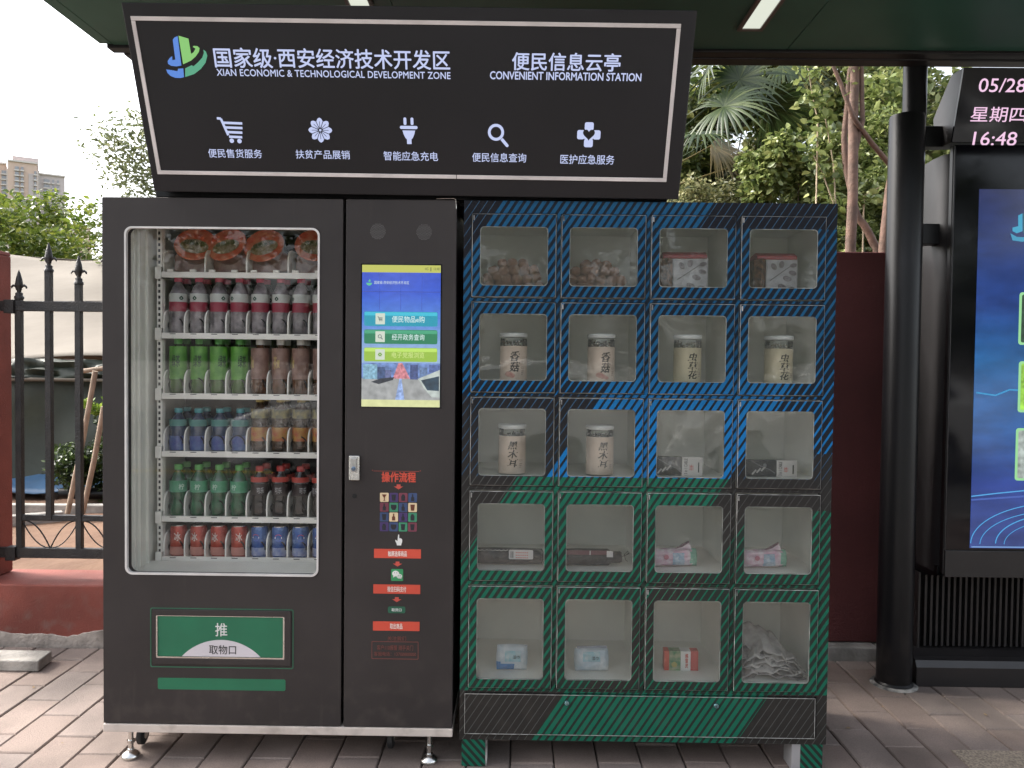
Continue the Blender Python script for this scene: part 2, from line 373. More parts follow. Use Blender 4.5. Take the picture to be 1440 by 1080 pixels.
for q_, z_q, a_q in ((m_redwall, .35, .45), (m_cream, .5, .6), (m_black, .3, .10)): add_dust(q_, z_q, amt=a_q)

# ------------------------------------------------------------------ the setting: ground
ground = obj('ground', MB().add([(-600, -600, -.06), (600, -600, -.06), (600, 900, -.06), (-600, 900, -.06)], [(0, 1, 2, 3)]), m_concrete); tag(ground, kind='structure')
# paving under and in front of the machines
paving = obj('paving', MB().box(-3.2, 7.5, -3.25, 1.06, -.05, -.012), m_grout); tag(paving, kind='structure')
PX0, PW, PL = -.5815, .1533, .2915
def paver_mesh(w_, l_, tilt=0):
    g = .0022; b_ = .0045; h = 0.0
    a, c = w_/2-g, l_/2-g
    mb = MB(); mb.add([(-a, -c, -.011), (a, -c, -.011), (a, c, -.011), (-a, c, -.011), (-a, -c, h-b_), (a, -c, h-b_), (a, c, h-b_), (-a, c, h-b_),
                       (-a+b_, -c+b_, h), (a-b_, -c+b_, h), (a-b_, c-b_, h), (-a+b_, c-b_, h)],
                      [(0, 1, 5, 4), (1, 2, 6, 5), (2, 3, 7, 6), (3, 0, 4, 7), (4, 5, 9, 8), (5, 6, 10, 9), (6, 7, 11, 10), (7, 4, 8, 11), (8, 9, 10, 11)])
    return mb
base_paver = None; far_pavers = MB(); n_pav = 0
for i in range(-17, 53):
    xc = PX0+PW*(i+.5)
    off = (.335 if i % 2 else .19) + (0.012*math.sin(i*2.3))
    for j in range(-13, 4):
        y0 = off+PL*j; y1 = y0+PL
        if y0 < -3.25 or xc < -3.1 or xc > 7.4: continue
        y1 = min(y1, 1.06)
        if y1-y0 < .04: continue
        if y0 > .3 and xc-PW/2 < -.70 and xc > -3 and y0 > .72 : pass
        dz = random.uniform(-.0016, .0014); tx, ty = random.gauss(0, .0035), random.gauss(0, .005)
        near = (-.95 < xc < 3.75) and y0 > -.33
        if near and n_pav < 290:
            if abs((y1-y0)-PL) < 1e-6 and base_paver: o = bpy.data.objects.new('paver', base_paver.data); COL.objects.link(o)
            else:
                o = obj('paver', paver_mesh(PW, y1-y0), m_paver)
                if abs((y1-y0)-PL) < 1e-6: base_paver = o
            o.parent = paving; o.location = (xc, (y0+y1)/2, dz); o.rotation_euler = (tx, ty, random.gauss(0, .004)); n_pav += 1
        else:
            q = paver_mesh(PW, y1-y0); s0 = len(far_pavers.v)
            far_pavers.add(q.v, q.f); far_pavers.xf(Matrix.Translation((xc, (y0+y1)/2, dz)) @ Matrix.Rotation(tx, 4, 'X') @ Matrix.Rotation(ty, 4, 'Y'), s0)
fp = obj('far_paving', far_pavers, m_paver, paving); fp['kind'] = 'stuff'
# exposed-aggregate strip let into the paving at the right
gs = obj('aggregate_strip', MB().box(3.02, 7.4, -.45, .17, -.02, .004), m_gravel, bevel=.003); tag(gs, kind='structure')
# kerb, road, painted lines behind the photographer
tag(obj('kerb', MB().box(-40, 40, -3.42, -3.26, -.05, .0), m_concrete, bevel=.01), kind='structure')
tag(obj('road', MB().add([(-200, -14, -.035), (200, -14, -.035), (200, -3.42, -.035), (-200, -3.42, -.035)], [(0, 1, 2, 3)]), m_asphalt), kind='structure')
tag(obj('yellow_line', MB().box(-60, 60, -7.3, -7.15, -.031, -.028), m_yellow), kind='structure')
# raised bed of soil beyond the wall
def bumpy(name, x0, x1, y0, y1, z, amp, n, m_):
    xs = np.linspace(x0, x1, n); ys = np.linspace(y0, y1, n); mb = MB()
    vs = [(x, y, z+amp*(math.sin(x*3.1+y*1.7)*.5+math.sin(x*7.3-y*5.1)*.3+random.uniform(-.5, .5)*.4)) for y in ys for x in xs]
    fs = [(j*n+i, j*n+i+1, (j+1)*n+i+1, (j+1)*n+i) for j in range(n-1) for i in range(n-1)]
    o = obj(name, mb.add(vs, fs), m_, smooth=60); return tag(o, kind='structure')
bumpy('soil', -9, 7, 1.36, 16, .215, .035, 90, m_soil)
m_grass = mat('far_ground_green', (.06, .09, .03), rough=.95, scale=.3, vari=(.10, .08, .04))
tag(obj('far_ground', MB().add([(-400, 16, .2), (400, 16, .2), (400, 800, .2), (-400, 800, .2)], [(0, 1, 2, 3)]), m_grass), kind='structure')

# ------------------------------------------------------------------ walls
# low red wall on the left (front face Y=1.085), with the pale strip of bare render along its foot
WF = 1.085
lw = thing('low_wall', 'low red painted wall with a bare cement foot below the black fence', 'wall', (-1.5, WF, 0))
prof = [(0, 0), (.30, 0), (.30, .292), (0, .296)]
obj('wall_body', MB().prism_x([(y, z) for y, z in prof], -2.5, 1.55), m_redwall, lw, bevel=.008)
# ragged patch of cement: front sheet with uneven top
mb = MB(); xs = np.linspace(-2.5, 1.5, 160); top = []
for x in xs:
    top.append(.072+.022*math.sin(x*6.0+.8)+.008*math.sin(x*23)+random.uniform(-.004, .004))
vs = [(x, -.006, -.01) for x in xs]+[(x, -.006, t) for x, t in zip(xs, top)]+[(x, .004, t+.003) for x, t in zip(xs, top)]; n = len(xs)
mb.add(vs, [(i, i+1, n+i+1, n+i) for i in range(n-1)]+[(n+i, n+i+1, 2*n+i+1, 2*n+i) for i in range(n-1)])
obj('cement_foot', mb, m_cement, lw, smooth=50)
pil = thing('wall_pillar', 'red painted pillar standing on the low wall at the left edge', 'pillar', (-1.30, WF, 0))
obj('shaft', MB().box(-.40, .118, .0+.02, .25, .2965, 1.915), m_redwall, pil, bevel=.006)
obj('coping', MB().prism([(-.40, 1.916), (.118, 1.916), (.112, 1.935), (-.13, 1.965), (-.394, 1.935)], .02, .25), m_redwall, pil, bevel=.004)
# tall red wall on the right behind the machines, its shade painted into the colour
tw = thing('tall_wall', 'tall shaded red wall behind the lockers and the column', 'wall', (2.6, 1.09, 0))
m_redshade = mat('shaded_red_painted_render', (.092, .017, .017), rough=.7, var=.15, scale=2, bump=.3, bscale=100)
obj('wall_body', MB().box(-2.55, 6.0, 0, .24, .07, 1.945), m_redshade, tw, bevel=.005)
for k in range(13):                                          # concrete kerb stones along its foot
    x0 = -2.55+k*.62; o = obj('kerb_stone', MB().box(x0+.003, x0+.617, -.055-random.uniform(0, .012), .20, -.02, .066+random.uniform(-.004, .004)), m_concrete, tw, bevel=.006)
for (x, y, s_) in ((.36, -.10, .05), (.43, -.085, .03), (.30, -.09, .025)):
    pass
# kerb block lying at the foot of the low wall
kb = obj('kerb_block', MB().prism_z([(-1.9, .765), (-.695, .757), (-.71, .885), (-1.9, .89)], 0.002, .052), m_concrete, bevel=.006)
tag(kb, 'grey concrete kerb block lying on the paving below the low red wall', 'kerb block')

# ------------------------------------------------------------------ fence
fn = thing('iron_fence', 'black iron fence with spear tops standing on the low red wall', 'fence', (0, 1.23, 0))
fx = [-1.005-.152*2, -1.005-.152, -1.005+.078, -.922, -.774, -.625, -.476, -.327, -.178]
posts = [-1.076, -.922, -.774, -.625, -.476, -.327]
def fpx(u, v): return M(u, v, 1.23)
heights = {}
xa, xb, xc_ = fpx(27, 430)[0], fpx(70, 430)[0], fpx(111, 430)[0]
dxp = (xc_-xa)/2
zrail1, zrail0 = fpx(70, 424)[1], fpx(70, 438)[1]; zb1, zb0 = fpx(70, 770)[1], fpx(70, 784)[1]
zm1, zm0 = fpx(70, 724)[1], fpx(70, 732)[1]
obj('top_rail', MB().box(xa-.45, xc_+.9, -.018, .012, zrail0, zrail1), m_fence, fn, bevel=.003)
obj('bottom_rail', MB().box(xa-.45, xc_+.9, -.018, .012, zb0, zb1), m_fence, fn, bevel=.003)
obj('middle_rail', MB().box(xa, xc_+.9, -.012, .010, zm0, zm1), m_fence, fn, bevel=.002)
def spear(name, x, ztop, zbot, hw):
    mb = MB(); mb.box(x-hw, x+hw, -.016, .016-.002, zbot, ztop-.135)
    obj(name, mb, m_fence, fn, bevel=.002)
    mb = MB(); z = ztop-.135
    mb.lathe([(.022, z), (.022, z+.012), (.017, z+.016), (.017, z+.03), (.010, z+.034), (.010, z+.05), (.0165, z+.062), (.0185, z+.072), (.014, z+.10), (.007, z+.128), (.001, z+.146)], (x, 0, 0), 10)
    for s_ in (-1, 1):                                       # curled side leaves
        mb.tube([(x+s_*.008, 0, z+.045), (x+s_*.016, 0, z+.064), (x+s_*.028, 0, z+.068), (x+s_*.037, 0, z+.060), (x+s_*.038, 0, z+.052)], [.006, .007, .006, .005, .003], 6)
    obj('spear_head', mb, m_fence, fn, smooth=50)
k = 0
for i in range(-2, 7):
    x = xa+dxp*i
    if x < xa-.01 and False: continue
    short = (i % 2 == 0)
    zt = fpx(70, 385)[1]-.0 if short else fpx(70, 345)[1]
    zt = {0: fpx(27, 388)[1]+.02, 1: fpx(70, 344)[1], 2: fpx(111, 362)[1]}.get(i, zt)
    zbot = zb0+.01 if short else zm0+.004
    if i < 0: continue
    spear('baluster', x, zt, zbot, .0145)
for i in (0, 2, 4):                                           # thin arched scrolls below the middle rail
    xl, xr_ = xa+dxp*i+.015, xa+dxp*(i+2)-.015; xm = (xl+xr_)/2
    for s_ in (-1, 1):
        xe = xl if s_ < 0 else xr_
        pts = [(xm+(xe-xm)*t, 0, zb1+(zm0-zb1)*(1-(1-t)**2.2)) for t in np.linspace(0, 1, 9)]
        pts2 = [(xm+(xe-xm)*t, 0, zb1+(zm0-zb1)*(t**2.0)) for t in np.linspace(0, 1, 9)]
        obj('scroll', MB().tube([(a+s_*.002, b, c) for a, b, c in pts], .0035, 6), m_fence, fn, smooth=60)
        obj('scroll', MB().tube([(a+s_*.008, b+.001, c) for a, b, c in pts2], .003, 6), m_fence, fn, smooth=60)
for z0_, z1_ in ((zrail0, zrail1), (zb0, zb1)):               # bracket boxes on the pillar
    xq = fpx(16, 430)[0]; obj('bracket', MB().box(xq-.022, xq+.028, -.03, .02, z0_-.012, z1_+.006), m_fence, fn, bevel=.003)

# ------------------------------------------------------------------ shelter: soffit, beams, column, strip lights
m_soffit = mat('dark_green_soffit_paint', (.032, .098, .068), rough=.45, var=.12, scale=1.5, spec=.35)
m_beam = mat('dark_brown_steel', (.010, .0085, .009), rough=.45, spec=.3, var=.15, scale=2)
m_lamp = emit('strip_lamp_diffuser', (225, 230, 215), 1.0)
SZ, SY0, SY1 = 2.70, -.55, .60
sh = thing('shelter', 'dark green roofed shelter over the machines with a round black column', 'shelter', (3.05, .76, 0)); ox, oy = 3.05, .76
def sbox(name, x0, x1, y0, y1, z0, z1, m_, bv=.004): return obj(name, MB().box(x0-ox, x1-ox, y0-oy, y1-oy, z0, z1), m_, sh, bevel=bv)
edges = [-.27, .95, 2.515, 4.1, 5.7]
for a, b_ in zip(edges, edges[1:]): sbox('soffit_panel', a+.0015, b_-.0015, SY0, SY1, SZ, SZ+.02, m_soffit, .002)
obj('left_soffit_edge', MB().prism([(-.34-ox, 2.775), (-.34-ox, 2.715), (-.325-ox, 2.703), (-.272-ox, 2.702), (-.272-ox, 2.775)], SY0-oy, SY1-oy), m_soffit, sh, bevel=.004)
sbox('roof_deck', -.36, 5.9, SY0-.04, .88, 2.78, 2.86, m_beam)
sbox('rear_beam', -.30, 5.9, SY1+.001, .66, 2.688, 2.775, m_beam)
sbox('rear_beam_lower', -.26, 5.9, .662, .735, 2.684, 2.775, m_beam)
sbox('front_fascia', -.36, 5.9, SY0-.05, SY0-.001, 2.66, 2.779, m_beam)
for xa_, xb_, y1_ in ((MX(1040, .387), 2.342, .385), (.80, .868, .215)):    # two recessed strip lamps
    x0_, x1_ = (2.268, 2.338) if xa_ > 1.5 else (.80, .87)
    obj('lamp_trim', MB().ring([(x0_-.014-ox, SY0+.25-oy), (x1_+.014-ox, SY0+.25-oy), (x1_+.014-ox, y1_+.014-oy), (x0_-.014-ox, y1_+.014-oy)],
                               [(x0_-ox, SY0+.264-oy), (x1_-ox, SY0+.264-oy), (x1_-ox, y1_-oy), (x0_-ox, y1_-oy)], 0, 1), bpy.data.materials.get('bronze_lamp_trim') or mat('bronze_lamp_trim', (.085, .058, .050), rough=.4), sh)
    t_ = sh.children[-1] if False else None
# (ring() extrudes along Y; turn the trims flat)
for o in [c for c in sh.children if c.name.startswith('lamp_trim')]:
    for v in o.data.vertices: x, y, z = v.co; v.co = (x, z, SZ-.012+.011*y)
for x0_, x1_, y1_ in ((2.268, 2.338, .385), (.80, .87, .215)):
    obj('strip_lamp', MB().box(x0_-ox, x1_-ox, SY0+.264-oy, y1_-oy, SZ-.006, SZ-.002), m_lamp, sh)
# round column with a narrower neck
CX, CYY = 3.095, .765
mb = MB(); mb.lathe([(.080, -.01), (.080, .012), (.0725, .02), (.0725, 2.47), (.069, 2.485)], (CX-ox, CYY-oy, 0), 40)
obj('column', mb, m_black, sh, smooth=40)
obj('column_neck', MB().lathe([(.048, 2.47), (.048, 2.775)], (CX-ox+.03, CYY-oy, 0), 24), m_black, sh, smooth=40)
obj('column_foot_splash', MB().lathe([(.098, .001), (.094, .006), (.080, .009)], (CX-ox, CYY-oy, 0), 24), mat('splashed_mortar', (.05, .05, .048), rough=.9, scale=30, vari=(.28, .27, .25), bump=.6), sh, smooth=60)

# ------------------------------------------------------------------ vending machine
MW, MT, MB0 = 1.2098, 1.9495, .135
vm = thing('vending_machine', 'dark grey drinks vending machine with a tall window, touch screen and green flap', 'vending machine', (0, 0, 0))
DT = .045                                                     # door thickness
xs_split = (MX(481.5), MX(485.5))
wx0, wx1, wz0, wz1 = .0775, .7450, .6560, 1.8500              # window
sx0 = xs_split[0]
# cabinet shell behind the doors, open at the front round the shelves
cb = MB()
cb.box(.004, .03, DT, .80, MB0, MT-.004); cb.box(MW-.03, MW-.004, DT, .80, MB0, MT-.004)
cb.box(.03, MW-.03, DT, .80, MT-.034, MT-.004); cb.box(.03, MW-.03, DT, .80, MB0, MB0+.03); cb.box(.03, MW-.03, .77, .80, MB0+.03, MT-.034)
obj('cabinet', cb, m_panel, vm)
obj('compartment_wall', MB().box(.79, .805, DT+.002, .765, MB0+.032, MT-.036), m_inner, vm)
ln = MB()
ln.box(.056, .0705, DT+.002, .765, .42, 1.905)                # left lining wall (seen through the window)
for k_, y_ in enumerate((.075, .105, .125, .165)): ln.box(.0705, .0765+.003*(k_ % 2), y_, y_+.012, .42, 1.905)
obj('inner_side_wall', ln, m_inner, vm)
obj('inner_floor', MB().prism_x([(DT+.002, .632), (.19, .655), (.19, .64), (DT+.002, .615)], .071, .788), m_inner, vm)
obj('inner_ceiling', MB().box(.071, .788, DT+.002, .765, 1.905, 1.915), m_inner, vm)
obj('interior_shade_sheet', MB().box(.071, .788, .50, .515, .40, 1.904), m_dark, vm)  # dark sheet stands in for the deep shade behind the bottles
obj('shelf_rail', MB().box(.093, .112, .205, .230, .60, 1.904), m_white, vm)
sl_ = MB()
for k_ in range(60): sl_.box(.0985, .1055, .2035, .2046, .62+k_*.0213, .62+k_*.0213+.011)
o = obj('rail_slots', sl_, m_dark, vm); o['kind'] = 'stuff'
# window door
out = [(0.0, 0.0)]
outer = rrect(0.0, sx0, MB0, MT, .004); inner = rrect(wx0, wx1, wz0, wz1, .026)
obj('window_door', MB().ring(outer, inner, 0, DT), m_panel, vm, smooth=35, bevel=.0025)
obj('window_rim', MB().ring(rrect(wx0, wx1, wz0, wz1, .026, 8), rrect(wx0+.0065, wx1-.0065, wz0+.0065, wz1-.0065, .021, 8), -.003, .01), m_rim, vm, smooth=35)
obj('window_glass', MB().box(wx0+.002, wx1-.002, .012, .016, wz0+.002, wz1-.002), g_door, vm)
# control door
cx0 = xs_split[1]
cd = obj('control_door', MB().prism(rrect(cx0, MW, MB0, MT, .004), 0, DT), m_panel, vm, smooth=35, bevel=.0025)
obj('top_cap', MB().box(.0, MW+.004, DT+.002, .79, MT-.004+.0045, MT+.006), m_panel, vm, bevel=.002)
obj('bright_corner_trim', MB().tube([(MX(612), -.001, MT+.003), (MW-.012, -.001, MT+.0045), (MW-.003, -.001, MT+.001), (MW-.001, -.001, MT-.03)], .0014, 6), m_chrome, vm, smooth=60)
obj('base_frame', MB().box(.0, MW+.001, -.004, .80, .106, .1335), m_cream, vm, bevel=.002)
# levelling feet and castors
for fxx, fyy in ((MX(177, 0, 1050), .035), (MX(602, 0, 1050), .035), (MX(177, 0, 1050), .72), (MX(602, 0, 1050), .72)):
    mb = MB(); mb.lathe([(.030, 0), (.031, .006), (.028, .014), (.012, .024), (.0125, .030)], (fxx, fyy, 0.0), 24)
    mb.lathe([(.0085, .030), (.0085, .106)], (fxx, fyy, 0), 12); mb.lathe([(.014, .052), (.014, .062)], (fxx, fyy, 0), 6)
    obj('levelling_foot', mb, m_chrome, vm, smooth=40)
for fxx, fyy in ((MX(197, .1, 1050), .12), (.98, .12), (.13, .66), (.98, .66)):
    w_ = obj('castor', MB().box(fxx-.02, fxx+.02, fyy-.03, fyy+.03, .082, .106), m_chrome, vm, bevel=.002)
    mb = MB(); mb.lathe([(.026, -.012), (.034, -.008), (.035, 0), (.034, .008), (.026, .012)], (0, 0, 0), 20); mb.xf(Matrix.Translation((fxx, fyy, .040)) @ Matrix.Rotation(R(90), 4, 'Y') @ Matrix.Rotation(R(0), 4, 'X'))
    obj('wheel', mb, m_rubber, w_, smooth=40)
    obj('wheel_hub', MB().lathe([(.014, -.0135), (.014, .0135)], (0, 0, 0), 14).xf(Matrix.Translation((fxx, fyy, .040)) @ Matrix.Rotation(R(90), 4, 'Y')), m_chrome, w_, smooth=40)
# speakers: two round grilles of little holes
for k_, uu in enumerate((531.5, 596.5)):
    cx_, cz_ = M(uu, 325.5+k_*1.0); g_ = MB(); gg = MB()
    for a in range(-7, 8):
        for b_ in range(-7, 8):
            xx, zz = a*.0046+(b_ % 2)*.0023, b_*.0041
            if math.hypot(xx, zz) < .0275: g_.prism([(cx_+xx+.0013*math.cos(R(60*q)), cz_+zz+.0013*math.sin(R(60*q))) for q in range(6)], -.0009, -.0004)
    o = obj('speaker_grille', g_, mat('speaker_hole_%d' % k_, (.16, .155, .15), rough=.5), vm); o['kind'] = 'stuff'
# lock handle + keyhole
lx0, lx1, lz0, lz1 = px_box(491.5, 506.5, 640.5, 674.5)
lk = obj('lock_plate', MB().prism(rrect(lx0, lx1, lz0, lz1, .003, 3), -.012, .0), m_chrome, vm, bevel=.0015)
obj('lock_handle', MB().box(lx0+.006, lx1-.008, -.019, -.012, lz0+.028, lz1-.006), mat('brushed_handle', (.45, .45, .44), rough=.3, metal=.9), lk, bevel=.002)
kx, kz = M(499, 658); obj('lock_cylinder', MB().lathe([(.0075, 0), (.0075, .006), (.005, .007)], (0, 0, 0), 16).xf(Matrix.Translation((kx, -.019, kz)) @ Matrix.Rotation(R(90), 4, 'X')), mat('blued_steel', (.15, .2, .28), rough=.3, metal=1), lk, smooth=40)
kx, kz = M(498.5, 697.5); obj('keyhole', MB().lathe([(.0085, 0), (.008, .0015)], (0, 0, 0), 16).xf(Matrix.Translation((kx, 0, kz)) @ Matrix.Rotation(R(90), 4, 'X')), m_blackgap, vm, smooth=40)
# delivery flap
fx0, fx1, fz0, fz1 = px_box(211.5, 413, 857, 938); m_green = mat('green_print', (.009, .13, .064), rough=.45, var=.06)
m_greenline = mat('green_line', (.02, .11, .06), rough=.5)
obj('flap_outline', MB().ring(rrect(fx0, fx1, fz0, fz1, .006), rrect(fx0+.0035, fx1-.0035, fz0+.0035, fz1-.0035, .005), -.0008, .0005), m_greenline, vm)
obj('flap_surround', MB().ring(rrect(fx0+.010, fx1-.008, fz0+.012, fz1-.005, .006), rrect(fx0+.021, fx1-.030, fz0+.034, fz1-.025, .004), -.006, .0), m_panel, vm, bevel=.002)
rim = (fx0+.0215, fx1-.0305, fz0+.0345, fz1-.0255)
obj('flap_bezel', MB().ring(rrect(*rim, .004), rrect(rim[0]+.005, rim[1]-.005, rim[2]+.005, rim[3]-.002, .003), -.0045, .0), m_chrome, vm)
fl = obj('delivery_flap', MB().prism(rrect(rim[0]+.0055, rim[1]-.0055, rim[2]+.0055, rim[3]-.0025, .002), -.002, .0), m_green, vm)
cxf = MX(311.5, 0, 900); zf0 = rim[2]+.006; rs = (MX(366.5, 0, 920)-MX(256, 0, 920))/2; hh = .0585; rad = (rs*rs+hh*hh)/(2*hh); th = math.degrees(math.asin(rs/rad))
m_lil = mat('pale_lilac_print', (.56, .53, .56), rough=.5, var=.04)
obj('white_arc_print', MB().prism(circ(cxf, zf0+hh-rad, rad, 24, 90-th, 90+th), -.0028, -.0021), m_lil, fl)
m_wtext = mat('white_print', (.72, .72, .70), rough=.5); m_btext = mat('black_print', (.012, .012, .012), rough=.5)
text('flap_lettering', '推', px_box(303, 320, 876, 894.5), -.0026, m_wtext, fl, bold=.01)
text('flap_lettering', '取物口', px_box(294.5, 332.5, 907, 919.5), -.0034, m_btext, fl, bold=.008)
gx0, gx1, gz0, gz1 = px_box(222, 401.5, 955.5, 969); obj('green_bar_print', MB().prism(rrect(gx0, gx1, gz0, gz1, .006), -.0006, .0004), m_green, vm)
# instruction graphics on the control door
m_red = mat('orange_red_print', (.55, .065, .035), rough=.5, var=.05)
m_redtxt = mat('faded_red_print', (.30, .055, .04), rough=.5)
text('title_lettering', '操作流程', px_box(536.5, 585, 664, 678), -.0007, m_red, vm, bold=.03)
text('fine_lettering', '·—————·', px_box(523, 592, 661.5, 662.5), -.0007, m_redtxt, vm)
def arrow(u, v):
    x, z = M(u, v); w_ = .008
    obj('red_arrow', MB().prism([(x-.0065, z+.008), (x-.0065, z+.001), (x-.016, z+.001), (x, z-.009), (x+.016, z+.001), (x+.0065, z+.001), (x+.0065, z+.008)], -.0008, .0002), m_redar, vm)
m_redar = mat('arrow_print', (.50, .07, .05), rough=.5)
for u, v in ((560.5, 684.5), (559, 793), (558, 843)): arrow(u, v)
for s_, (u0_, u1_, v0_, v1_) in (('触屏选择商品', (526, 592, 772.5, 784.5)), ('微信扫码支付', (525, 591, 822.5, 834.5)), ('取出商品', (524.5, 590, 874.5, 886.5))):
    x0_, x1_, z0_, z1_ = px_box(u0_, u1_, v0_, v1_); o = obj('red_label', MB().box(x0_, x1_, -.0008, .0002, z0_, z1_), m_red, vm)
    xm = (x0_+x1_)/2; hw = .0115*len(s_)/2*.94; text('label_lettering', s_, (xm-hw, xm+hw, z0_+.006, z1_-.006), -.0016, mat('label_white', (.8, .72, .66), rough=.5) if s_[0] == '触' else bpy.data.materials['label_white'], o, bold=.012)
# 4 x 4 grid of product tiles
tcol = {'y': (.72, .56, .34), 'p': (.055, .03, .13), 'm': (.17, .035, .06), 'b': (.035, .065, .16), 'g': (.04, .24, .13), 'd': (.07, .05, .11)}
tm = {k_: mat('tile_'+n_, c_, rough=.5) for (k_, c_), n_ in zip(tcol.items(), ('cream', 'purple', 'maroon', 'blue', 'green', 'plum'))}
icm = {'y': mat('icon_brown', (.12, .03, .012)), 'o': mat('icon_dark', (.01, .012, .02))}
gx0, gx1, gz0, gz1 = px_box(533.5, 587, 693, 747.5); cw, ch = (gx1-gx0)/4, (gz1-gz0)/4
SIL = {'glass': [(-.3, .35), (.3, .35), (.05, -.05), (.05, -.35), (.2, -.4), (-.2, -.4), (-.05, -.35), (-.05, -.05)],
       'bottle': [(-.08, .42), (.08, .42), (.08, .15), (.2, 0), (.2, -.4), (-.2, -.4), (-.2, 0), (-.08, .15)],
       'cup': [(-.28, .35), (.28, .35), (.2, -.38), (-.2, -.38)], 'bag': [(-.25, .1), (-.12, .38), (.12, .38), (.25, .1), (.22, -.38), (-.22, -.38)],
       'pot': [(-.35, .3), (.35, .3), (.35, -.05), (.18, -.32), (-.18, -.32), (-.35, -.05)]}
lay = [('y', 'glass'), ('p', 'cup'), ('m', 'bag'), ('b', 'bottle'), ('m', 'bottle'), ('g', 'pot'), ('b', 'bottle'), ('y', 'cup'),
       ('b', 'cup'), ('y', 'bottle'), ('p', 'bottle'), ('g', 'bag'), ('p', 'bag'), ('b', 'pot'), ('g', 'cup'), ('m', 'cup')]
for q, (c_, s_) in enumerate(lay):
    i, j = q % 4, q//4; cx_, cz_ = gx0+cw*(i+.5), gz1-ch*(j+.5)
    o = obj('picture_tile', MB().prism(rrect(cx_-cw*.46, cx_+cw*.46, cz_-ch*.46, cz_+ch*.46, .003, 2), -.0007, .0002), tm[c_], vm)
    obj('tile_picture', MB().prism([(cx_+a*cw*.85, cz_+b_*ch*.85) for a, b_ in SIL[s_]][::-1], -.0014, -.0009), icm['y' if c_ == 'y' else 'o'], o)
hx, hz = M(560.5, 759.5)                                       # pointing hand
hp = [(-.0015, .019), (.0018, .019), (.0022, .006), (.0055, .007), (.0075, .0055), (.0095, .005), (.0118, .003), (.0125, -.002), (.0115, -.009), (.0095, -.014), (.009, -.018), (-.0055, -.018), (-.0065, -.012), (-.0105, -.004), (-.0115, .000), (-.0095, .001), (-.0062, -.002), (-.0035, -.003)]
obj('pointing_hand_print', MB().prism([(hx+a, hz+b_) for a, b_ in hp], -.0012, .0002), m_wtext, vm)
wx_, wz_ = M(558.5, 808.5); o = obj('green_app_icon', MB().prism(rrect(wx_-.0205, wx_+.0205, wz_-.0205, wz_+.0205, .003, 3), -.0008, .0002), mat('bright_green_print', (.03, .27, .10), rough=.45), vm)
mb = MB(); mb.prism([(wx_-.005+.012*math.cos(R(a)), wz_+.005+.0098*math.sin(R(a))) for a in range(0, 360, 20)], -.0014, -.0009)
mb.prism([(wx_-.013, wz_-.002), (wx_-.006, wz_-.004), (wx_-.013, wz_-.009)], -.0014, -.0009)
obj('speech_bubble', mb, m_wtext, o)
mb = MB(); mb.prism([(wx_+.008+.0095*math.cos(R(a)), wz_-.004+.008*math.sin(R(a))) for a in range(0, 360, 20)], -.0022, -.0016)
mb.prism([(wx_+.008, wz_-.010), (wx_+.015, wz_-.009), (wx_+.015, wz_-.014)], -.0022, -.0016)
obj('speech_bubble', mb, mat('pale_print', (.62, .68, .62)), o)
mb = MB()
for a, b_ in ((-.009, .008), (-.001, .008), (.005, -.002), (.011, -.002)): mb.prism(circ(wx_+a, wz_+b_, .0013, 8), -.0028, -.0023)
obj('bubble_dots', mb, m_greenline, o)
gx_ = px_box(545.5, 570, 853, 862); o = obj('green_pill_print', MB().prism(rrect(*gx_, .006), -.0008, .0002), mat('deep_green_print', (.01, .10, .055)), vm)
text('pill_lettering', '取货口', (gx_[0]+.013, gx_[1]-.013, gx_[2]+.006, gx_[3]-.006), -.0016, m_wtext, o, bold=.02)
m_faint = mat('faint_red_print', (.16, .045, .036), rough=.5)
text('small_lettering', '关注我们', px_box(545, 571, 895, 900.5), -.0007, m_faint, vm)
bx = px_box(522.5, 588.5, 902.5, 926.5); obj('faint_box_line', MB().ring(rrect(*bx, .002, 1), rrect(bx[0]+.002, bx[1]-.002, bx[2]+.002, bx[3]-.002, .001, 1), -.0007, .0002), m_faint, vm)
text('small_lettering', '客户110报警 随手关门', px_box(530, 581, 907.5, 914), -.0007, m_faint, vm)
text('small_lettering', '客服电话：13700000000', px_box(526, 585, 917, 922), -.0007, m_faint, vm)
# touch screen
sx_ = px_box(508.5, 620, 373.5, 571.5)
scn = obj('touch_screen', MB().box(sx_[0]-.004, sx_[1]+.004, -.0015, .0002, sx_[2]-.004, sx_[3]+.004), m_screen_black, vm)
SW, SH = sx_[1]-sx_[0], sx_[3]-sx_[2]
def S(a, b_): return sx_[0]+SW*a, sx_[3]-SH*b_                 # screen fractions, y down
m_bgs = ramp_emit('screen_blue', [(0, (150, 170, 205)), (.38, (150, 180, 215)), (.62, (82, 130, 215)), (.8, (58, 92, 205)), (1, (66, 88, 200))], sx_[2], sx_[3], .12, (30, 1, 60))
obj('screen_picture', MB().box(sx_[0], sx_[1], -.0022, -.0017, sx_[2], sx_[3]), m_bgs, scn)
def srect(name, a0, a1, b0, b1, m_, y=-.003, r=0.0, par=None):
    x0_, z1_ = S(a0, b0); x1_, z0_ = S(a1, b1)
    return obj(name, MB().prism(rrect(x0_, x1_, z0_, z1_, r if r else .0003, 3 if r else 1), y, y+.0004), m_, par or scn)
srect('status_bar', 0, 1, 0, .052, emit('screen_olive', (190, 192, 88)))
text('status_lettering', '4G ▮ 16:48', (*[S(.80, 0)[0], S(.985, 0)[0]], S(0, .042)[1], S(0, .014)[1]), -.0036, emit('screen_dark_text', (90, 95, 60)), scn)
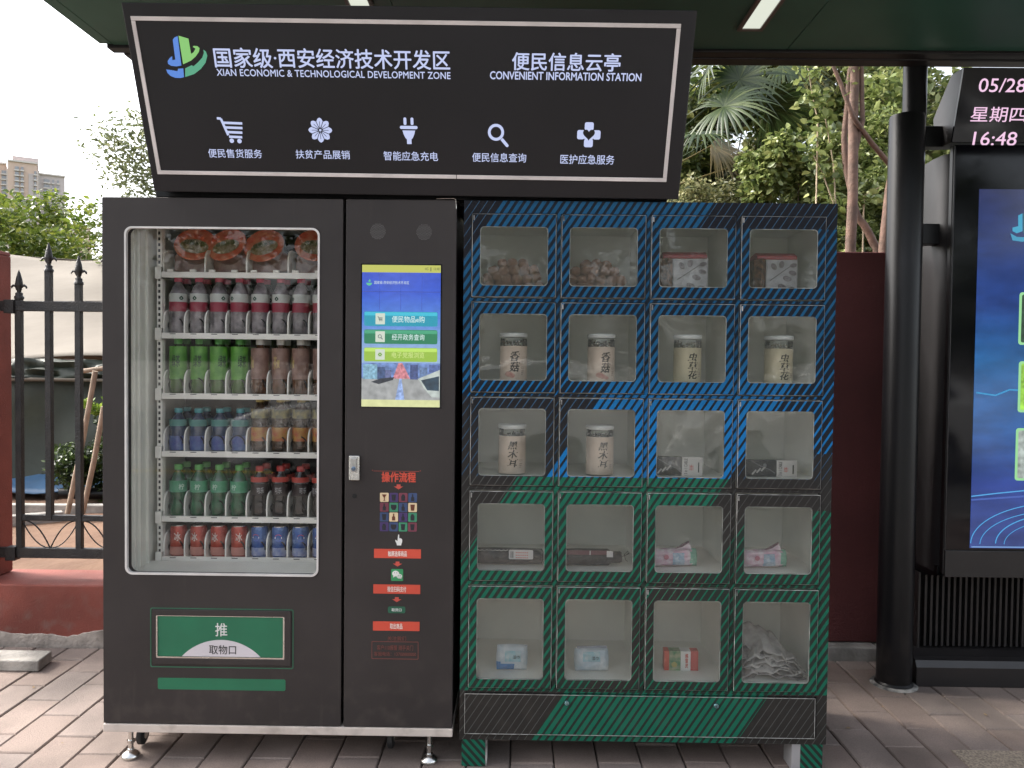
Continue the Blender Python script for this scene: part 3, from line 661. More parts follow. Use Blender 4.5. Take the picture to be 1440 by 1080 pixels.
text('screen_lettering', '国家级·西安经济技术开发区', (S(.155, 0)[0], S(.60, 0)[0], S(0, .135)[1], S(0, .112)[1]), -.0036, emit('screen_pale_text', (190, 205, 225)), scn, bold=.01)
mb = MB(); lx, lz = S(.09, .118); mb.prism(circ(lx, lz-.004, .0095, 14, 180, 360), -.0036, -.0031); mb.prism([(lx-.004, lz), (lx+.003, lz+.009), (lx+.005, lz)], -.0036, -.0031)
obj('screen_logo', mb, emit('screen_logo_green', (90, 190, 150)), scn)
for k_ in range(3):
    srect('screen_streak', .22+.27*k_, .226+.27*k_, .06, .32, emit('screen_dim_%d' % k_, (50, 78, 180)))
srect('screen_streak', 0, 1, .185, .19, emit('screen_dim_line', (50, 72, 170)))
for (b0, b1, c_, s_, ic) in ((.328, .430, (18, 150, 175), '便民物品e购', 'cart'), (.455, .555, (28, 125, 85), '经开政务查询', 'lens'), (.582, .680, (150, 188, 62), '电子党报浏览', 'flower')):
    bt = srect('screen_button', .03, .965, b0, b1, emit('button_%s' % ic, c_), -.0034, .006)
    srect('button_gloss', .035, .96, b0+.004, b0+.028, emit('button_gloss_%s' % ic, tuple(min(255, q+38) for q in c_)), -.0042, .003, bt)
    srect('icon_tile', .175, .295, b0+.012, b1-.012, emit('icon_tile_%s' % ic, (205, 215, 200)), -.005, .001, bt)
    x_, z_ = S(.235, (b0+b1)/2); mb = MB(); dk = emit('icon_ink_%s' % ic, (50, 80, 85) if ic != 'flower' else (120, 165, 70))
    if ic == 'lens': flat_ring(mb, x_-.001, z_+.001, .0065, .0045, -.0058, -.0053, 16); stroke(mb, [(x_+.003, z_-.003), (x_+.0085, z_-.009)], .0028, -.0058, -.0053)
    elif ic == 'cart':
        stroke(mb, [(x_-.009, z_+.007), (x_-.006, z_+.007), (x_-.003, z_-.004), (x_+.007, z_-.004)], .0016, -.0058, -.0053)
        for q in range(3): stroke(mb, [(x_-.005, z_+.004-.003*q), (x_+.008, z_+.004-.003*q)], .0015, -.0058, -.0053)
        mb.prism(circ(x_-.001, z_-.007, .0016, 8), -.0058, -.0053); mb.prism(circ(x_+.006, z_-.007, .0016, 8), -.0058, -.0053)
    else:
        for q in range(6): mb.prism(circ(x_+.0045*math.cos(R(60*q)), z_+.0045*math.sin(R(60*q)), .0028, 8), -.0058-.0001*q, -.0053)
    obj('icon_picture', mb, dk, bt)
    text('button_lettering', s_, (S(.385, 0)[0], S(.80, 0)[0], S(0, b1-.026)[1], S(0, b0+.03)[1]), -.005, emit('button_text_%s' % ic, (215, 238, 235) if ic != 'flower' else (205, 225, 140)), bt, bold=.005)
# city picture along the foot of the screen
srect('city_sky_print', 0, 1, .69, .80, emit('city_blue', (108, 135, 190), 1, .5, 60), -.0028)
srect('road_print', 0, 1, .80, .965, emit('road_grey', (158, 160, 160), 1, .25, 40), -.0029)
def spoly(name, pts, c_, y, var=0, scl=50): return obj(name, MB().prism([S(a, b_) for a, b_ in pts][::-1], y, y+.0003), emit(name+'_glow', c_, 1, var, scl), scn)
for a0, a1, b0, c_ in ((.02, .2, .70, (128, 172, 195)), (.2, .3, .72, (60, 80, 120)), (.3, .38, .74, (92, 100, 140)), (.62, .72, .70, (70, 85, 135)), (.74, .84, .72, (100, 125, 165)), (.86, 1, .70, (85, 105, 160))):
    spoly('building_print', [(a0, b0), (a0, .805), (a1, .805), (a1, b0)], c_, -.0033, .45, 130)
spoly('glow_print', [(.47, .69), (.40, .80), (.62, .80), (.52, .69)], (205, 130, 140), -.0035, .5, 120)
spoly('lane_print', [(.485, .80), (.43, .955), (.55, .955), (.51, .80)], (150, 175, 225), -.0035, .4, 90)
spoly('dark_car_print', [(.12, .825), (.24, .80), (.42, .79), (.40, .81), (.22, .84)], (45, 50, 60), -.0037, .3, 90)
spoly('white_car_print', [(.72, .80), (1, .735), (1, .93), (.90, .93), (.80, .87)], (185, 195, 190), -.0037, .2, 60)
spoly('windscreen_print', [(.76, .81), (.99, .78), (.99, .885), (.84, .88)], (40, 62, 78), -.0042, .5, 60)
srect('footer_bar', 0, 1, .95, 1, emit('screen_cream', (215, 218, 160), 1, .1, 50), -.0040)

# shelves, dividers, coils -------------------------------------------------
SHY = .20
shelf_z = [MZ(387, SHY, 340), MZ(473, SHY, 340), MZ(558, SHY, 340), MZ(639.5, SHY, 340), MZ(731, SHY, 340), MZ(788, SHY, 340)]
slotx = [.114+.0766*i for i in range(9)]
m_coil = mat('dark_coil_wire', (.02, .02, .022), rough=.35, metal=.6)
def divider_mesh():
    pts = [(0, 0), (.27, 0), (.27, .098), (.045, .098), (.026, .094), (.012, .084), (.003, .068), (0, .045)]
    return MB().prism_x(pts, -.0026, .0026)
coil_mb = MB(); path = []
for k_ in range(61):
    a = 2*math.pi*k_/20; path.append((.031*math.cos(a), .012+.045*k_/20, .031*math.sin(a)))
coil_mb.tube(path, .0026, 5)
div_o = coil_o = None
for r_, z_ in enumerate(shelf_z):
    s_ = obj('shelf', MB().box(.112, .787, SHY, SHY+.012, z_-.0105, z_+.0105).box(.112, .787, SHY+.012, .49, z_-.004, z_+.001), m_white, vm, bevel=.001)
    obj('shelf_bracket', MB().box(.090, .112, SHY-.006, SHY+.03, z_-.016, z_+.028), m_white, s_, bevel=.001)
    mb = MB()
    for i in range(8):
        if r_ == 0: continue
        mb.box(slotx[i]+.028, slotx[i]+.050, SHY-.0012, SHY+.0, z_+.0055, z_+.008)
    if mb.v: o = obj('price_clips', mb, m_dark, s_); o['kind'] = 'stuff'
    if r_ == 0:
        for i in range(8):
            xx = slotx[i]+.020+(i % 2)*.006; obj('wire_clip', MB().box(xx, xx+.022, SHY-.004, SHY+.006, z_+.0106, z_+.019), m_white, s_, bevel=.001)
    for i in range(0, 9, 2 if r_ == 0 else 1):
        if div_o is None: d = div_o = obj('divider', divider_mesh(), m_white, vm, smooth=30)
        else: d = bpy.data.objects.new('divider', div_o.data); COL.objects.link(d); d.parent = vm
        d.location = (slotx[i], SHY+.013, z_+.001)
    if r_ > 0:
        for i in range(8):
            if coil_o is None: d = coil_o = obj('coil', coil_mb, m_coil, vm, smooth=60)
            else: d = bpy.data.objects.new('coil', coil_o.data); COL.objects.link(d); d.parent = vm
            d.location = (slotx[i]+.0383, SHY+.006, z_+.036)

# ------------------------------------------------------------------ goods in the vending machine
def liquid(name, col, rough=.12): return mat(name, col, rough=rough, var=.35, scale=26, coat=.6)
m_capw = mat('white_cap', (.66, .66, .64)); m_cappink = mat('pink_cap', (.55, .12, .18)); m_capred = mat('red_cap', (.40, .04, .035)); m_capteal = mat('teal_cap', (.06, .30, .33)); m_capgreen = mat('green_cap', (.10, .35, .08)); m_capyel = mat('yellow_cap', (.45, .36, .10))
def bottle(name, label, cat, body, labm, capm, h=.205, r=.0325, lab=(.42, .74), band=None, group=None, mark=None, markm=None, ribs=False, curvy=False):
    t = thing(name, label, cat, group=group)
    p = [(.55*r, 0), (.86*r, .003), (r, .012)]
    if curvy: p += [(r*.97, .25*h), (r*.88, .38*h), (r*.99, .50*h), (r, .62*h)]
    else: p += [(r, .2*h), (r*.965, .24*h), (r, .28*h), (r, .62*h)]
    p += [(r*.97, .68*h), (r*.80, .76*h), (r*.50, .85*h), (r*.38, .885*h), (r*.38, .93*h)]
    obj('bottle_body', MB().lathe(p, seg=20), body, t, smooth=60)
    obj('cap', MB().lathe([(r*.46, .90*h), (r*.47, .905*h), (r*.47, .985*h), (r*.40, h)], seg=16), capm, t, smooth=40)
    lb = obj('label_sleeve', MB().lathe([(r*1.012, lab[0]*h), (r*1.014, lab[1]*h)], seg=20, cap=False), labm, t, smooth=60)
    if band: obj('label_band', MB().lathe([(r*1.018, band[0]*h), (r*1.018, band[1]*h)], seg=20, cap=False), band[2], lb, smooth=60)
    if mark: text('label_mark', mark[0], mark[1], -(r*1.035), markm, lb, bold=.02, wrap=r*1.035, thick=0)
    return t
def put(root, i, r_, label, dy=0, first=False, turn=0):
    loc = (slotx[i]+.0383, SHY+.052+dy, shelf_z[r_]+.002)
    if first: root.location = loc; root.rotation_euler = (0, 0, turn); return root
    return copy_thing(root, label, loc, (0, 0, turn))
ORD = ['leftmost', 'second', 'third', 'fourth', 'fifth', 'sixth', 'seventh', 'rightmost']
# top shelf: four instant hot-pot bowls with tilted orange lids
m_bowl = mat('brown_pink_shrink_wrap', (.22, .12, .10), rough=.3, scale=30, vari=(.36, .25, .2)); m_lid = mat('orange_lid_print', (.55, .10, .05), rough=.35, scale=40, vari=(.62, .25, .15))
m_food = mat('lid_food_print', (.20, .17, .06), rough=.4, scale=80, vari=(.45, .42, .34))
def bowl(label):
    t = thing('food_bowl', label, 'food bowl', group='food bowls on the top shelf')
    rx = Matrix.Translation((0, 0, .098)) @ Matrix.Rotation(R(58), 4, 'X')
    obj('bowl', MB().lathe([(.042, -.075), (.046, -.073), (.060, -.01), (.063, -.003), (.063, 0)], seg=28).xf(rx), m_bowl, t, smooth=50)
    l_ = obj('lid', MB().lathe([(.0665, 0), (.068, .003), (.066, .006)], seg=32).xf(rx), m_lid, t, smooth=50)
    pts = [(.046*math.cos(R(a)), -.012+.030*math.sin(R(a))) for a in range(0, 360, 15)]
    o = obj('lid_picture', MB().prism_z(pts, .0062, .0070).xf(rx), m_food, l_)
    tx = text('lid_lettering', '自热米饭', (-.034, .034, -.008, .012), 0, mat('lid_text', (.10, .16, .05)) if 'lid_text' not in bpy.data.materials else bpy.data.materials['lid_text'], l_, bold=.02, thick=0)
    for v in tx.data.vertices: v.co = rx @ Vector((v.co.x, v.co.z, .0078))
    obj('wrapper', MB().prism([(-.060, 0), (.060, 0), (.064, .05), (.05, .075), (-.05, .075), (-.064, .05)], .004, .075), m_bowl, t, bevel=.006)
    return t
b0_ = None
for i in range(4):
    lb = '%s orange lidded food bowl on the top shelf' % ['leftmost', 'second from left', 'third from left', 'rightmost'][i]
    loc = (slotx[i*2]+.0766, SHY+.075, shelf_z[0]+.012)
    if b0_ is None: b0_ = bowl(lb); b0_.location = loc; b0_.rotation_euler = (0, R(8), R(6)); b0_.scale = (1.12, 1.12, 1.12)
    else: copy_thing(b0_, lb, loc, (0, R([8, -10, -16, 4][i]), R(random.uniform(-8, 8))))
m_water = liquid('pinkish_clear_water_bottle', (.20, .18, .19)); m_waterlab = mat('crimson_label', (.26, .03, .055), rough=.4); m_wband = mat('pale_label_band', (.48, .50, .47), rough=.4)
specs = [
 (1, [(range(0, 8), dict(name='water_bottle', desc='clear bottle with crimson and white label and pink cap', cat='drink bottle', body=m_water, labm=m_waterlab, capm=m_cappink, h=.222, r=.0325, lab=(.40, .62), band=(.56, .70, m_wband), mark=('♠', (-.008, .008, .131, .147)), markm=mat('dark_green_mark', (.02, .06, .04)), where='second shelf'))]),
 (2, [(range(0, 4), dict(name='green_tea_bottle', desc='bright green tea bottle', cat='drink bottle', body=liquid('green_tea', (.035, .09, .012)), labm=mat('green_tea_label', (.05, .20, .025), rough=.3, scale=30, vari=(.12, .32, .05)), capm=m_capgreen, h=.212, lab=(.28, .86), mark=('绿茶', (-.015, .015, .105, .15)), markm=mat('dark_mark', (.015, .05, .02)), where='third shelf')),
      (range(4, 8), dict(name='peach_tea_bottle', desc='brownish pink tea bottle with white cap', cat='drink bottle', body=liquid('brown_tea', (.10, .04, .018)), labm=mat('pink_brown_label', (.16, .085, .07), rough=.3, scale=35, vari=(.26, .16, .13)), capm=m_capw, h=.212, lab=(.30, .84), mark=('茶π', (-.013, .013, .10, .15)), markm=mat('gold_mark', (.40, .30, .12)), where='third shelf'))]),
 (3, [(range(0, 4), dict(name='blue_sport_bottle', desc='blue drink bottle with teal cap', cat='drink bottle', body=liquid('blue_drink', (.03, .05, .10)), labm=mat('dark_blue_label', (.035, .05, .22), rough=.3, scale=30, vari=(.08, .14, .30)), capm=m_capteal, h=.165, lab=(.06, .38), band=(.60, .75, mat('teal_band', (.08, .22, .20))), where='fourth shelf')),
      (range(4, 8), dict(name='juice_bottle', desc='brown bottle with orange and yellow label', cat='drink bottle', body=liquid('dark_juice', (.05, .028, .015)), labm=mat('orange_red_label', (.34, .07, .04), rough=.3, scale=35, vari=(.36, .22, .05)), capm=m_capyel, h=.212, lab=(.22, .46), band=(.62, .78, mat('yellowish_band', (.32, .28, .12), scale=60, vari=(.10, .10, .08))), where='fourth shelf'))]),
 (4, [(range(0, 4), dict(name='lemonade_bottle', desc='translucent green soda bottle', cat='drink bottle', body=liquid('green_soda', (.012, .085, .035), .08), labm=mat('green_soda_label', (.035, .24, .10), rough=.3, scale=35, vari=(.10, .30, .20)), capm=m_capgreen, h=.195, lab=(.48, .70), curvy=True, mark=('柠', (-.010, .010, .103, .125)), markm=mat('pale_mark', (.45, .6, .5)), where='fifth shelf')),
      (range(4, 8), dict(name='cola_bottle', desc='dark cola bottle with red cap and label', cat='drink bottle', body=liquid('cola', (.016, .010, .009), .08), labm=mat('black_red_label', (.03, .02, .02), rough=.3), capm=m_capred, h=.192, lab=(.44, .66), band=(.70, .80, mat('red_band', (.38, .05, .035))), curvy=True, mark=('可乐', (-.013, .013, .093, .115)), markm=mat('grey_mark', (.40, .40, .40)), where='fifth shelf'))]),
]
for r_, groups in specs:
    for rng, d in groups:
        d = dict(d); desc, where, name, cat = d.pop('desc'), d.pop('where'), d.pop('name'), d.pop('cat'); root = None; n_ = len(rng)
        for q, i in enumerate(rng):
            pos = ORD[q] if n_ == 8 else ['leftmost', 'second', 'third', 'last'][q]
            lb = '%s %s on the %s' % (pos, desc, where)
            tn = random.uniform(-.9, .9)
            if root is None: root = bottle(name, lb, cat, group='%s on the %s' % (desc.split(' with')[0]+'s', where), **d); put(root, i, r_, lb, first=True, turn=tn)
            else: put(root, i, r_, lb, dy=random.uniform(-.004, .01), turn=tn)
        for q, i in enumerate(rng):
            pos = ORD[q] if n_ == 8 else ['leftmost', 'second', 'third', 'last'][q]
            put(root, i, r_, '%s standing behind the %s one on the %s' % (name.replace('_', ' '), pos, where), dy=.074+random.uniform(-.003, .006), turn=random.uniform(-1, 1))
def can(name, label, m_, band, emblem=None, group=None):
    t = thing(name, label, 'drink can', group=group); r = .031
    obj('can_body', MB().lathe([(.024, 0), (.029, .006), (r, .012), (r, .106), (.027, .116)], seg=24), m_, t, smooth=50)
    obj('can_end', MB().lathe([(.0272, .116), (.0272, .119), (.024, .1185)], seg=20), m_chrome, t, smooth=50)
    bb = obj('can_band', MB().lathe([(r*1.01, .010), (r*1.01, .040)], seg=24, cap=False), band, t, smooth=50)
    if emblem == 'ball':
        for k_, (c_, z0_, z1_) in enumerate((((.50, .04, .04), .003, .013), ((.7, .7, .7), -.004, .003), ((.03, .08, .40), -.013, -.004))):
            pts = [p for p in circ(0, 0, .013, 28) if z0_ <= p[1] <= z1_]; pts = sorted(pts, key=lambda p: math.atan2(p[1]-(z0_+z1_)/2, p[0]))
            mm = bpy.data.materials.get('emblem_%d' % k_) or mat('emblem_%d' % k_, c_)
            mb = MB().prism(pts, 0, .0004)
            mb.v = [(math.sin(x/r)*r*1.02, -math.cos(x/r)*r*1.02+y, z+.078) for x, y, z in mb.v]; obj('round_emblem', mb, mm, t)
    else: text('can_mark', '冰', (-.012, .012, .062, .095), -r*1.03, bpy.data.materials.get('can_white') or mat('can_white', (.6, .5, .45)), t, bold=.02, wrap=r*1.03, thick=0)
    return t
m_canr = mat('orange_red_can', (.44, .065, .04), rough=.25, metal=.3, scale=25, vari=(.30, .04, .03)); m_canrb = mat('pale_red_band', (.50, .22, .18), rough=.3)
m_canb = mat('blue_can', (.02, .07, .30), rough=.25, metal=.3, scale=30, vari=(.10, .18, .36)); m_canbb = mat('pale_blue_band', (.34, .38, .48), rough=.3, scale=50, vari=(.15, .2, .4))
for (a, b_, nm, ds, mm, bb, em) in ((0, 4, 'red_can', 'orange red drink can', m_canr, m_canrb, None), (4, 8, 'blue_can', 'blue drink can with a round emblem', m_canb, m_canbb, 'ball')):
    root = None
    for q, i in enumerate(range(a, b_)):
        lb = '%s %s on the bottom shelf' % (['leftmost', 'second', 'third', 'last'][q], ds); tn = random.uniform(-.35, .35)
        if root is None: root = can(nm, lb, mm, bb, em, ds+'s on the bottom shelf'); put(root, i, 5, lb, first=True, turn=tn)
        else: put(root, i, 5, lb, turn=tn)
#@@PART2

# ------------------------------------------------------------------ the big sign over the machines
sg = thing('station_sign', 'large dark sign box leaning forward above the machines with lit lettering', 'sign', (0, -.04, 2.0126))
SM = Matrix.Translation((0, -.04, 2.0126)) @ Matrix.Rotation(R(23.1), 4, 'X') @ Matrix.Rotation(R(.38), 4, 'Y'); SI = SM.inverted()
sg.matrix_world = SM
def SP(u, v):
    d = SI.to_3x3() @ ray(u, v); c = SI @ CLOC; t = -c.y/d.y; return c.x+d.x*t, c.z+d.z*t
def sp_box(u0, u1, v0, v1):
    um, vm_ = (u0+u1)/2, (v0+v1)/2; return SP(u0, vm_)[0], SP(u1, vm_)[0], SP(um, v1)[1], SP(um, v0)[1]
L0 = SP(211, 266); L1 = SP(955, 284); T0 = SP(176, 5); T1 = SP(979.5, 13)
sxl, sxr, szb, szt = (L0[0]+T0[0])/2, (L1[0]+T1[0])/2, (L0[1]+L1[1])/2, (T0[1]+T1[1])/2
obj('sign_face', MB().box(sxl, sxr, 0, .02, szb, szt), m_signface, sg, bevel=.003)
obj('sign_box', MB().prism_x([(.021, szb+.004), (.021, szt-.004), (.22, szt-.06), (.30, szb+.14), (.12, szb+.004)], sxl+.004, sxr-.004), m_black, sg, bevel=.003)
F = [SP(183, 22.5), SP(956.5, 33.5), SP(223, 244.5), SP(938, 256)]
bx0, bx1, bz0, bz1 = (F[0][0]+F[2][0])/2, (F[1][0]+F[3][0])/2, (F[2][1]+F[3][1])/2, (F[0][1]+F[1][1])/2
wd = .0125; jx = SP(642, 250)[0]
for nm, a in (('border_strip', (bx0, bx1, bz1-wd, bz1)), ('border_strip', (bx0, jx-.001, bz0, bz0+wd)), ('border_strip', (jx+.001, bx1, bz0, bz0+wd)), ('border_strip', (bx0, bx0+wd, bz0+wd+.0005, bz1-wd-.0005)), ('border_strip', (bx1-wd, bx1, bz0+wd+.0005, bz1-wd-.0005))):
    obj(nm, MB().box(a[0], a[1], -.004, -.0002, a[2], a[3]), m_strip, sg, bevel=.001)
# neck joining the sign to the machine tops
nk = obj('sign_neck', MB().box(.175, 1.92, .10, .34, -.064, -.05), m_black, sg)
nk.matrix_parent_inverse = SI; nk.location = (0, 0, 0)
for v in nk.data.vertices: v.co = v.co + Vector((0, 0, 2.0126))
nk.data.update()
nb = obj('sign_plinth', MB().box(.165, 1.93, .04, .36, 1.958, 1.985), m_black, sg, bevel=.003); nb.matrix_parent_inverse = SI
# characters along a line: each set fitted between two measured ends
text('title_lettering', '国家级', sp_box(301, 383, 67, 95.5), -.0012, m_led, sg, bold=.013)
text('title_lettering', '·', sp_box(385.3, 388.7, 80, 83.5), -.0012, m_led, sg)
text('title_lettering', '西安经济技术开发区', sp_box(391, 633, 69, 97), -.0012, m_led, sg, bold=.013)
text('english_lettering', 'XIAN ECONOMIC & TECHNOLOGICAL DEVELOPMENT ZONE', sp_box(305, 633.5, 99, 109), -.0012, m_led, sg, bold=.012, spacing=1.04)
text('station_lettering', '便民信息云亭', sp_box(720, 873, 74, 100), -.0012, m_led, sg, bold=.014)
text('station_english_lettering', 'CONVENIENT INFORMATION STATION', sp_box(689, 902, 101.5, 113), -.0012, m_led, sg, bold=.018)
for s_, (u0_, u1_, v0_, v1_) in (('便民售货服务', (293, 368.5, 209.5, 222)), ('扶贫产品展销', (416, 492, 211, 223.5)), ('智能应急充电', (539.5, 616, 213, 226)), ('便民信息查询', (664, 740, 215, 228)), ('医护应急服务', (788, 864, 217.5, 231))):
    text('service_lettering', s_, sp_box(u0_, u1_, v0_, v1_), -.0012, m_led, sg, bold=.006)
PXM = (SP(640, 150)[0]-SP(540, 150)[0])/100                    # metres per photo pixel on the sign
def ic(u, v): return SP(u, v)
# trolley
x, z = ic(325, 182); p = PXM; mb = MB(); Y0, Y1 = -.0016, -.0004
stroke(mb, [(x-18*p, z+15*p), (x-12.5*p, z+14.5*p), (x-5*p, z-8*p)], 3.2*p, Y0, Y1)
for k_, (a, b_) in enumerate(((-9.5, 17), (-8, 16.5), (-6.5, 15.5), (-4, 14.5))): stroke(mb, [(x+a*p, z+(9-6.3*k_)*p), (x+b_*p, z+(8.4-6.3*k_)*p)], 3.2*p, Y0-.0001*k_, Y1)
mb.prism(circ(x-1*p, z-15.5*p, 3.1*p, 14), Y0, Y1); mb.prism(circ(x+10*p, z-15.8*p, 3.1*p, 14), Y0, Y1)
obj('trolley_icon', mb, m_led, sg)
# flower with eight petals
x, z = ic(450.5, 183); mb = MB()
for k_ in range(8):
    a = R(45*k_+90); c_, s_ = math.cos(a), math.sin(a)
    pts = [(3.2, 0), (7, 3.6), (11.5, 4.8), (15.5, 2.6), (17, 0), (15.5, -2.6), (11.5, -4.8), (7, -3.6)]
    mb.prism([(x+(q*c_-w__*s_)*p, z+(q*s_+w__*c_)*p) for q, w__ in pts], Y0-.00012*k_, Y1)
mb.prism(circ(x, z, 1.7*p, 10), Y0-.001, Y1)
obj('flower_icon', mb, m_led, sg)
mb = MB()
for k_ in range(8):
    a = R(45*k_+90); stroke(mb, [(x+4*p*math.cos(a), z+4*p*math.sin(a)), (x+12*p*math.cos(a), z+12*p*math.sin(a))], .7*p, Y0-.0018, Y0-.0013)
    a = R(45*k_+112.5); stroke(mb, [(x+3*p*math.cos(a), z+3*p*math.sin(a)), (x+14.5*p*math.cos(a), z+14.5*p*math.sin(a))], .9*p, Y0-.0018, Y0-.0013)
obj('petal_lines', mb, m_signface, sg)
# plug
x, z = ic(575, 184); mb = MB()
for s_ in (-1, 1): mb.prism(rrect(x+s_*5*p-2*p, x+s_*5*p+2*p, z+8*p, z+18*p, 1.6*p, 3), Y0, Y1)
mb.prism(rrect(x-12.5*p, x+12.5*p, z+2.5*p, z+6.8*p, 1.8*p, 3), Y0, Y1)
mb.prism([(x-9*p, z+.5*p)] + [(x-9*p+1.5*p, z-5*p), (x-5*p, z-10*p), (x-3.2*p, z-11.5*p), (x-3.2*p, z-18*p), (x+3.2*p, z-18*p), (x+3.2*p, z-11.5*p), (x+5*p, z-10*p), (x+7.5*p, z-5*p), (x+9*p, z+.5*p)], Y0, Y1)
obj('plug_icon', mb, m_led, sg)
# magnifier
x, z = ic(697.5, 186); mb = MB(); flat_ring(mb, x, z, 11.5*p, 7.6*p, Y0, Y1, 28); stroke(mb, [(x+8*p, z-9*p), (x+16*p, z-18*p)], 4.2*p, Y0-.0001, Y1); mb.prism(circ(x+16*p, z-18*p, 2.1*p, 12), Y0-.0002, Y1)
obj('magnifier_icon', mb, m_led, sg)
# medical cross with a heart cut out
x, z = ic(828, 189.5); mb = MB()
for a0_, b0_, a1_, b1_ in ((-6.3, 6, 6.3, 17), (-6.3, -17, 6.3, -6), (-16.5, -6.3, -6, 6.3), (6, -6.3, 16.5, 6.3)): mb.prism(rrect(x+a0_*p, x+a1_*p, z+b0_*p, z+b1_*p, 2.6*p, 4), Y0, Y1)
mb.box(x-6.2*p, x+6.2*p, Y0+.0001, Y1, z-6.2*p, z+6.2*p)
obj('cross_icon', mb, m_led, sg)
hpts = [(16*math.sin(t)**3, 13*math.cos(t)-5*math.cos(2*t)-2*math.cos(3*t)-math.cos(4*t)) for t in np.linspace(0, 2*math.pi, 33)[:-1]]
obj('heart_cutout', MB().prism([(x+a*.53*p, z+(b_+1.5)*.53*p) for a, b_ in hpts][::-1], Y0-.0006, Y0-.0001), m_signface, sg)
# emblem: blue and green sails over two swooshes
def ept(a, b_): return SP(225+a*210/1440, 40+b_*85/583)
m_lb = emit('emblem_blue', (82, 132, 215)); m_lg = emit('emblem_light_green', (132, 196, 110)); m_ld = emit('emblem_teal_green', (80, 162, 128))
def blob(name, pts, m_): obj(name, MB().prism([ept(a, b_) for a, b_ in pts][::-1], -.0018, -.0004), m_, sg)
blob('emblem_blue_sail', [(168, 75), (140, 88), (125, 108), (150, 300), (120, 305), (118, 268), (95, 285), (76, 315), (80, 342), (110, 360), (160, 366), (207, 358), (172, 80)], m_lb)
blob('emblem_blue_swoosh', [(62, 395), (110, 402), (170, 412), (178, 388), (225, 385), (232, 470), (200, 478), (150, 476), (105, 458), (75, 430)], m_lb)
blob('emblem_green_sail', [(180, 70), (275, 98), (300, 245), (325, 230), (345, 195), (318, 178), (325, 168), (360, 170), (382, 190), (376, 225), (345, 270), (300, 310), (225, 345)], m_lg)
blob('emblem_green_swoosh', [(245, 385), (305, 355), (325, 365), (370, 325), (410, 280), (425, 235), (420, 205), (445, 225), (457, 265), (440, 330), (395, 390), (330, 440), (245, 468)], m_ld)

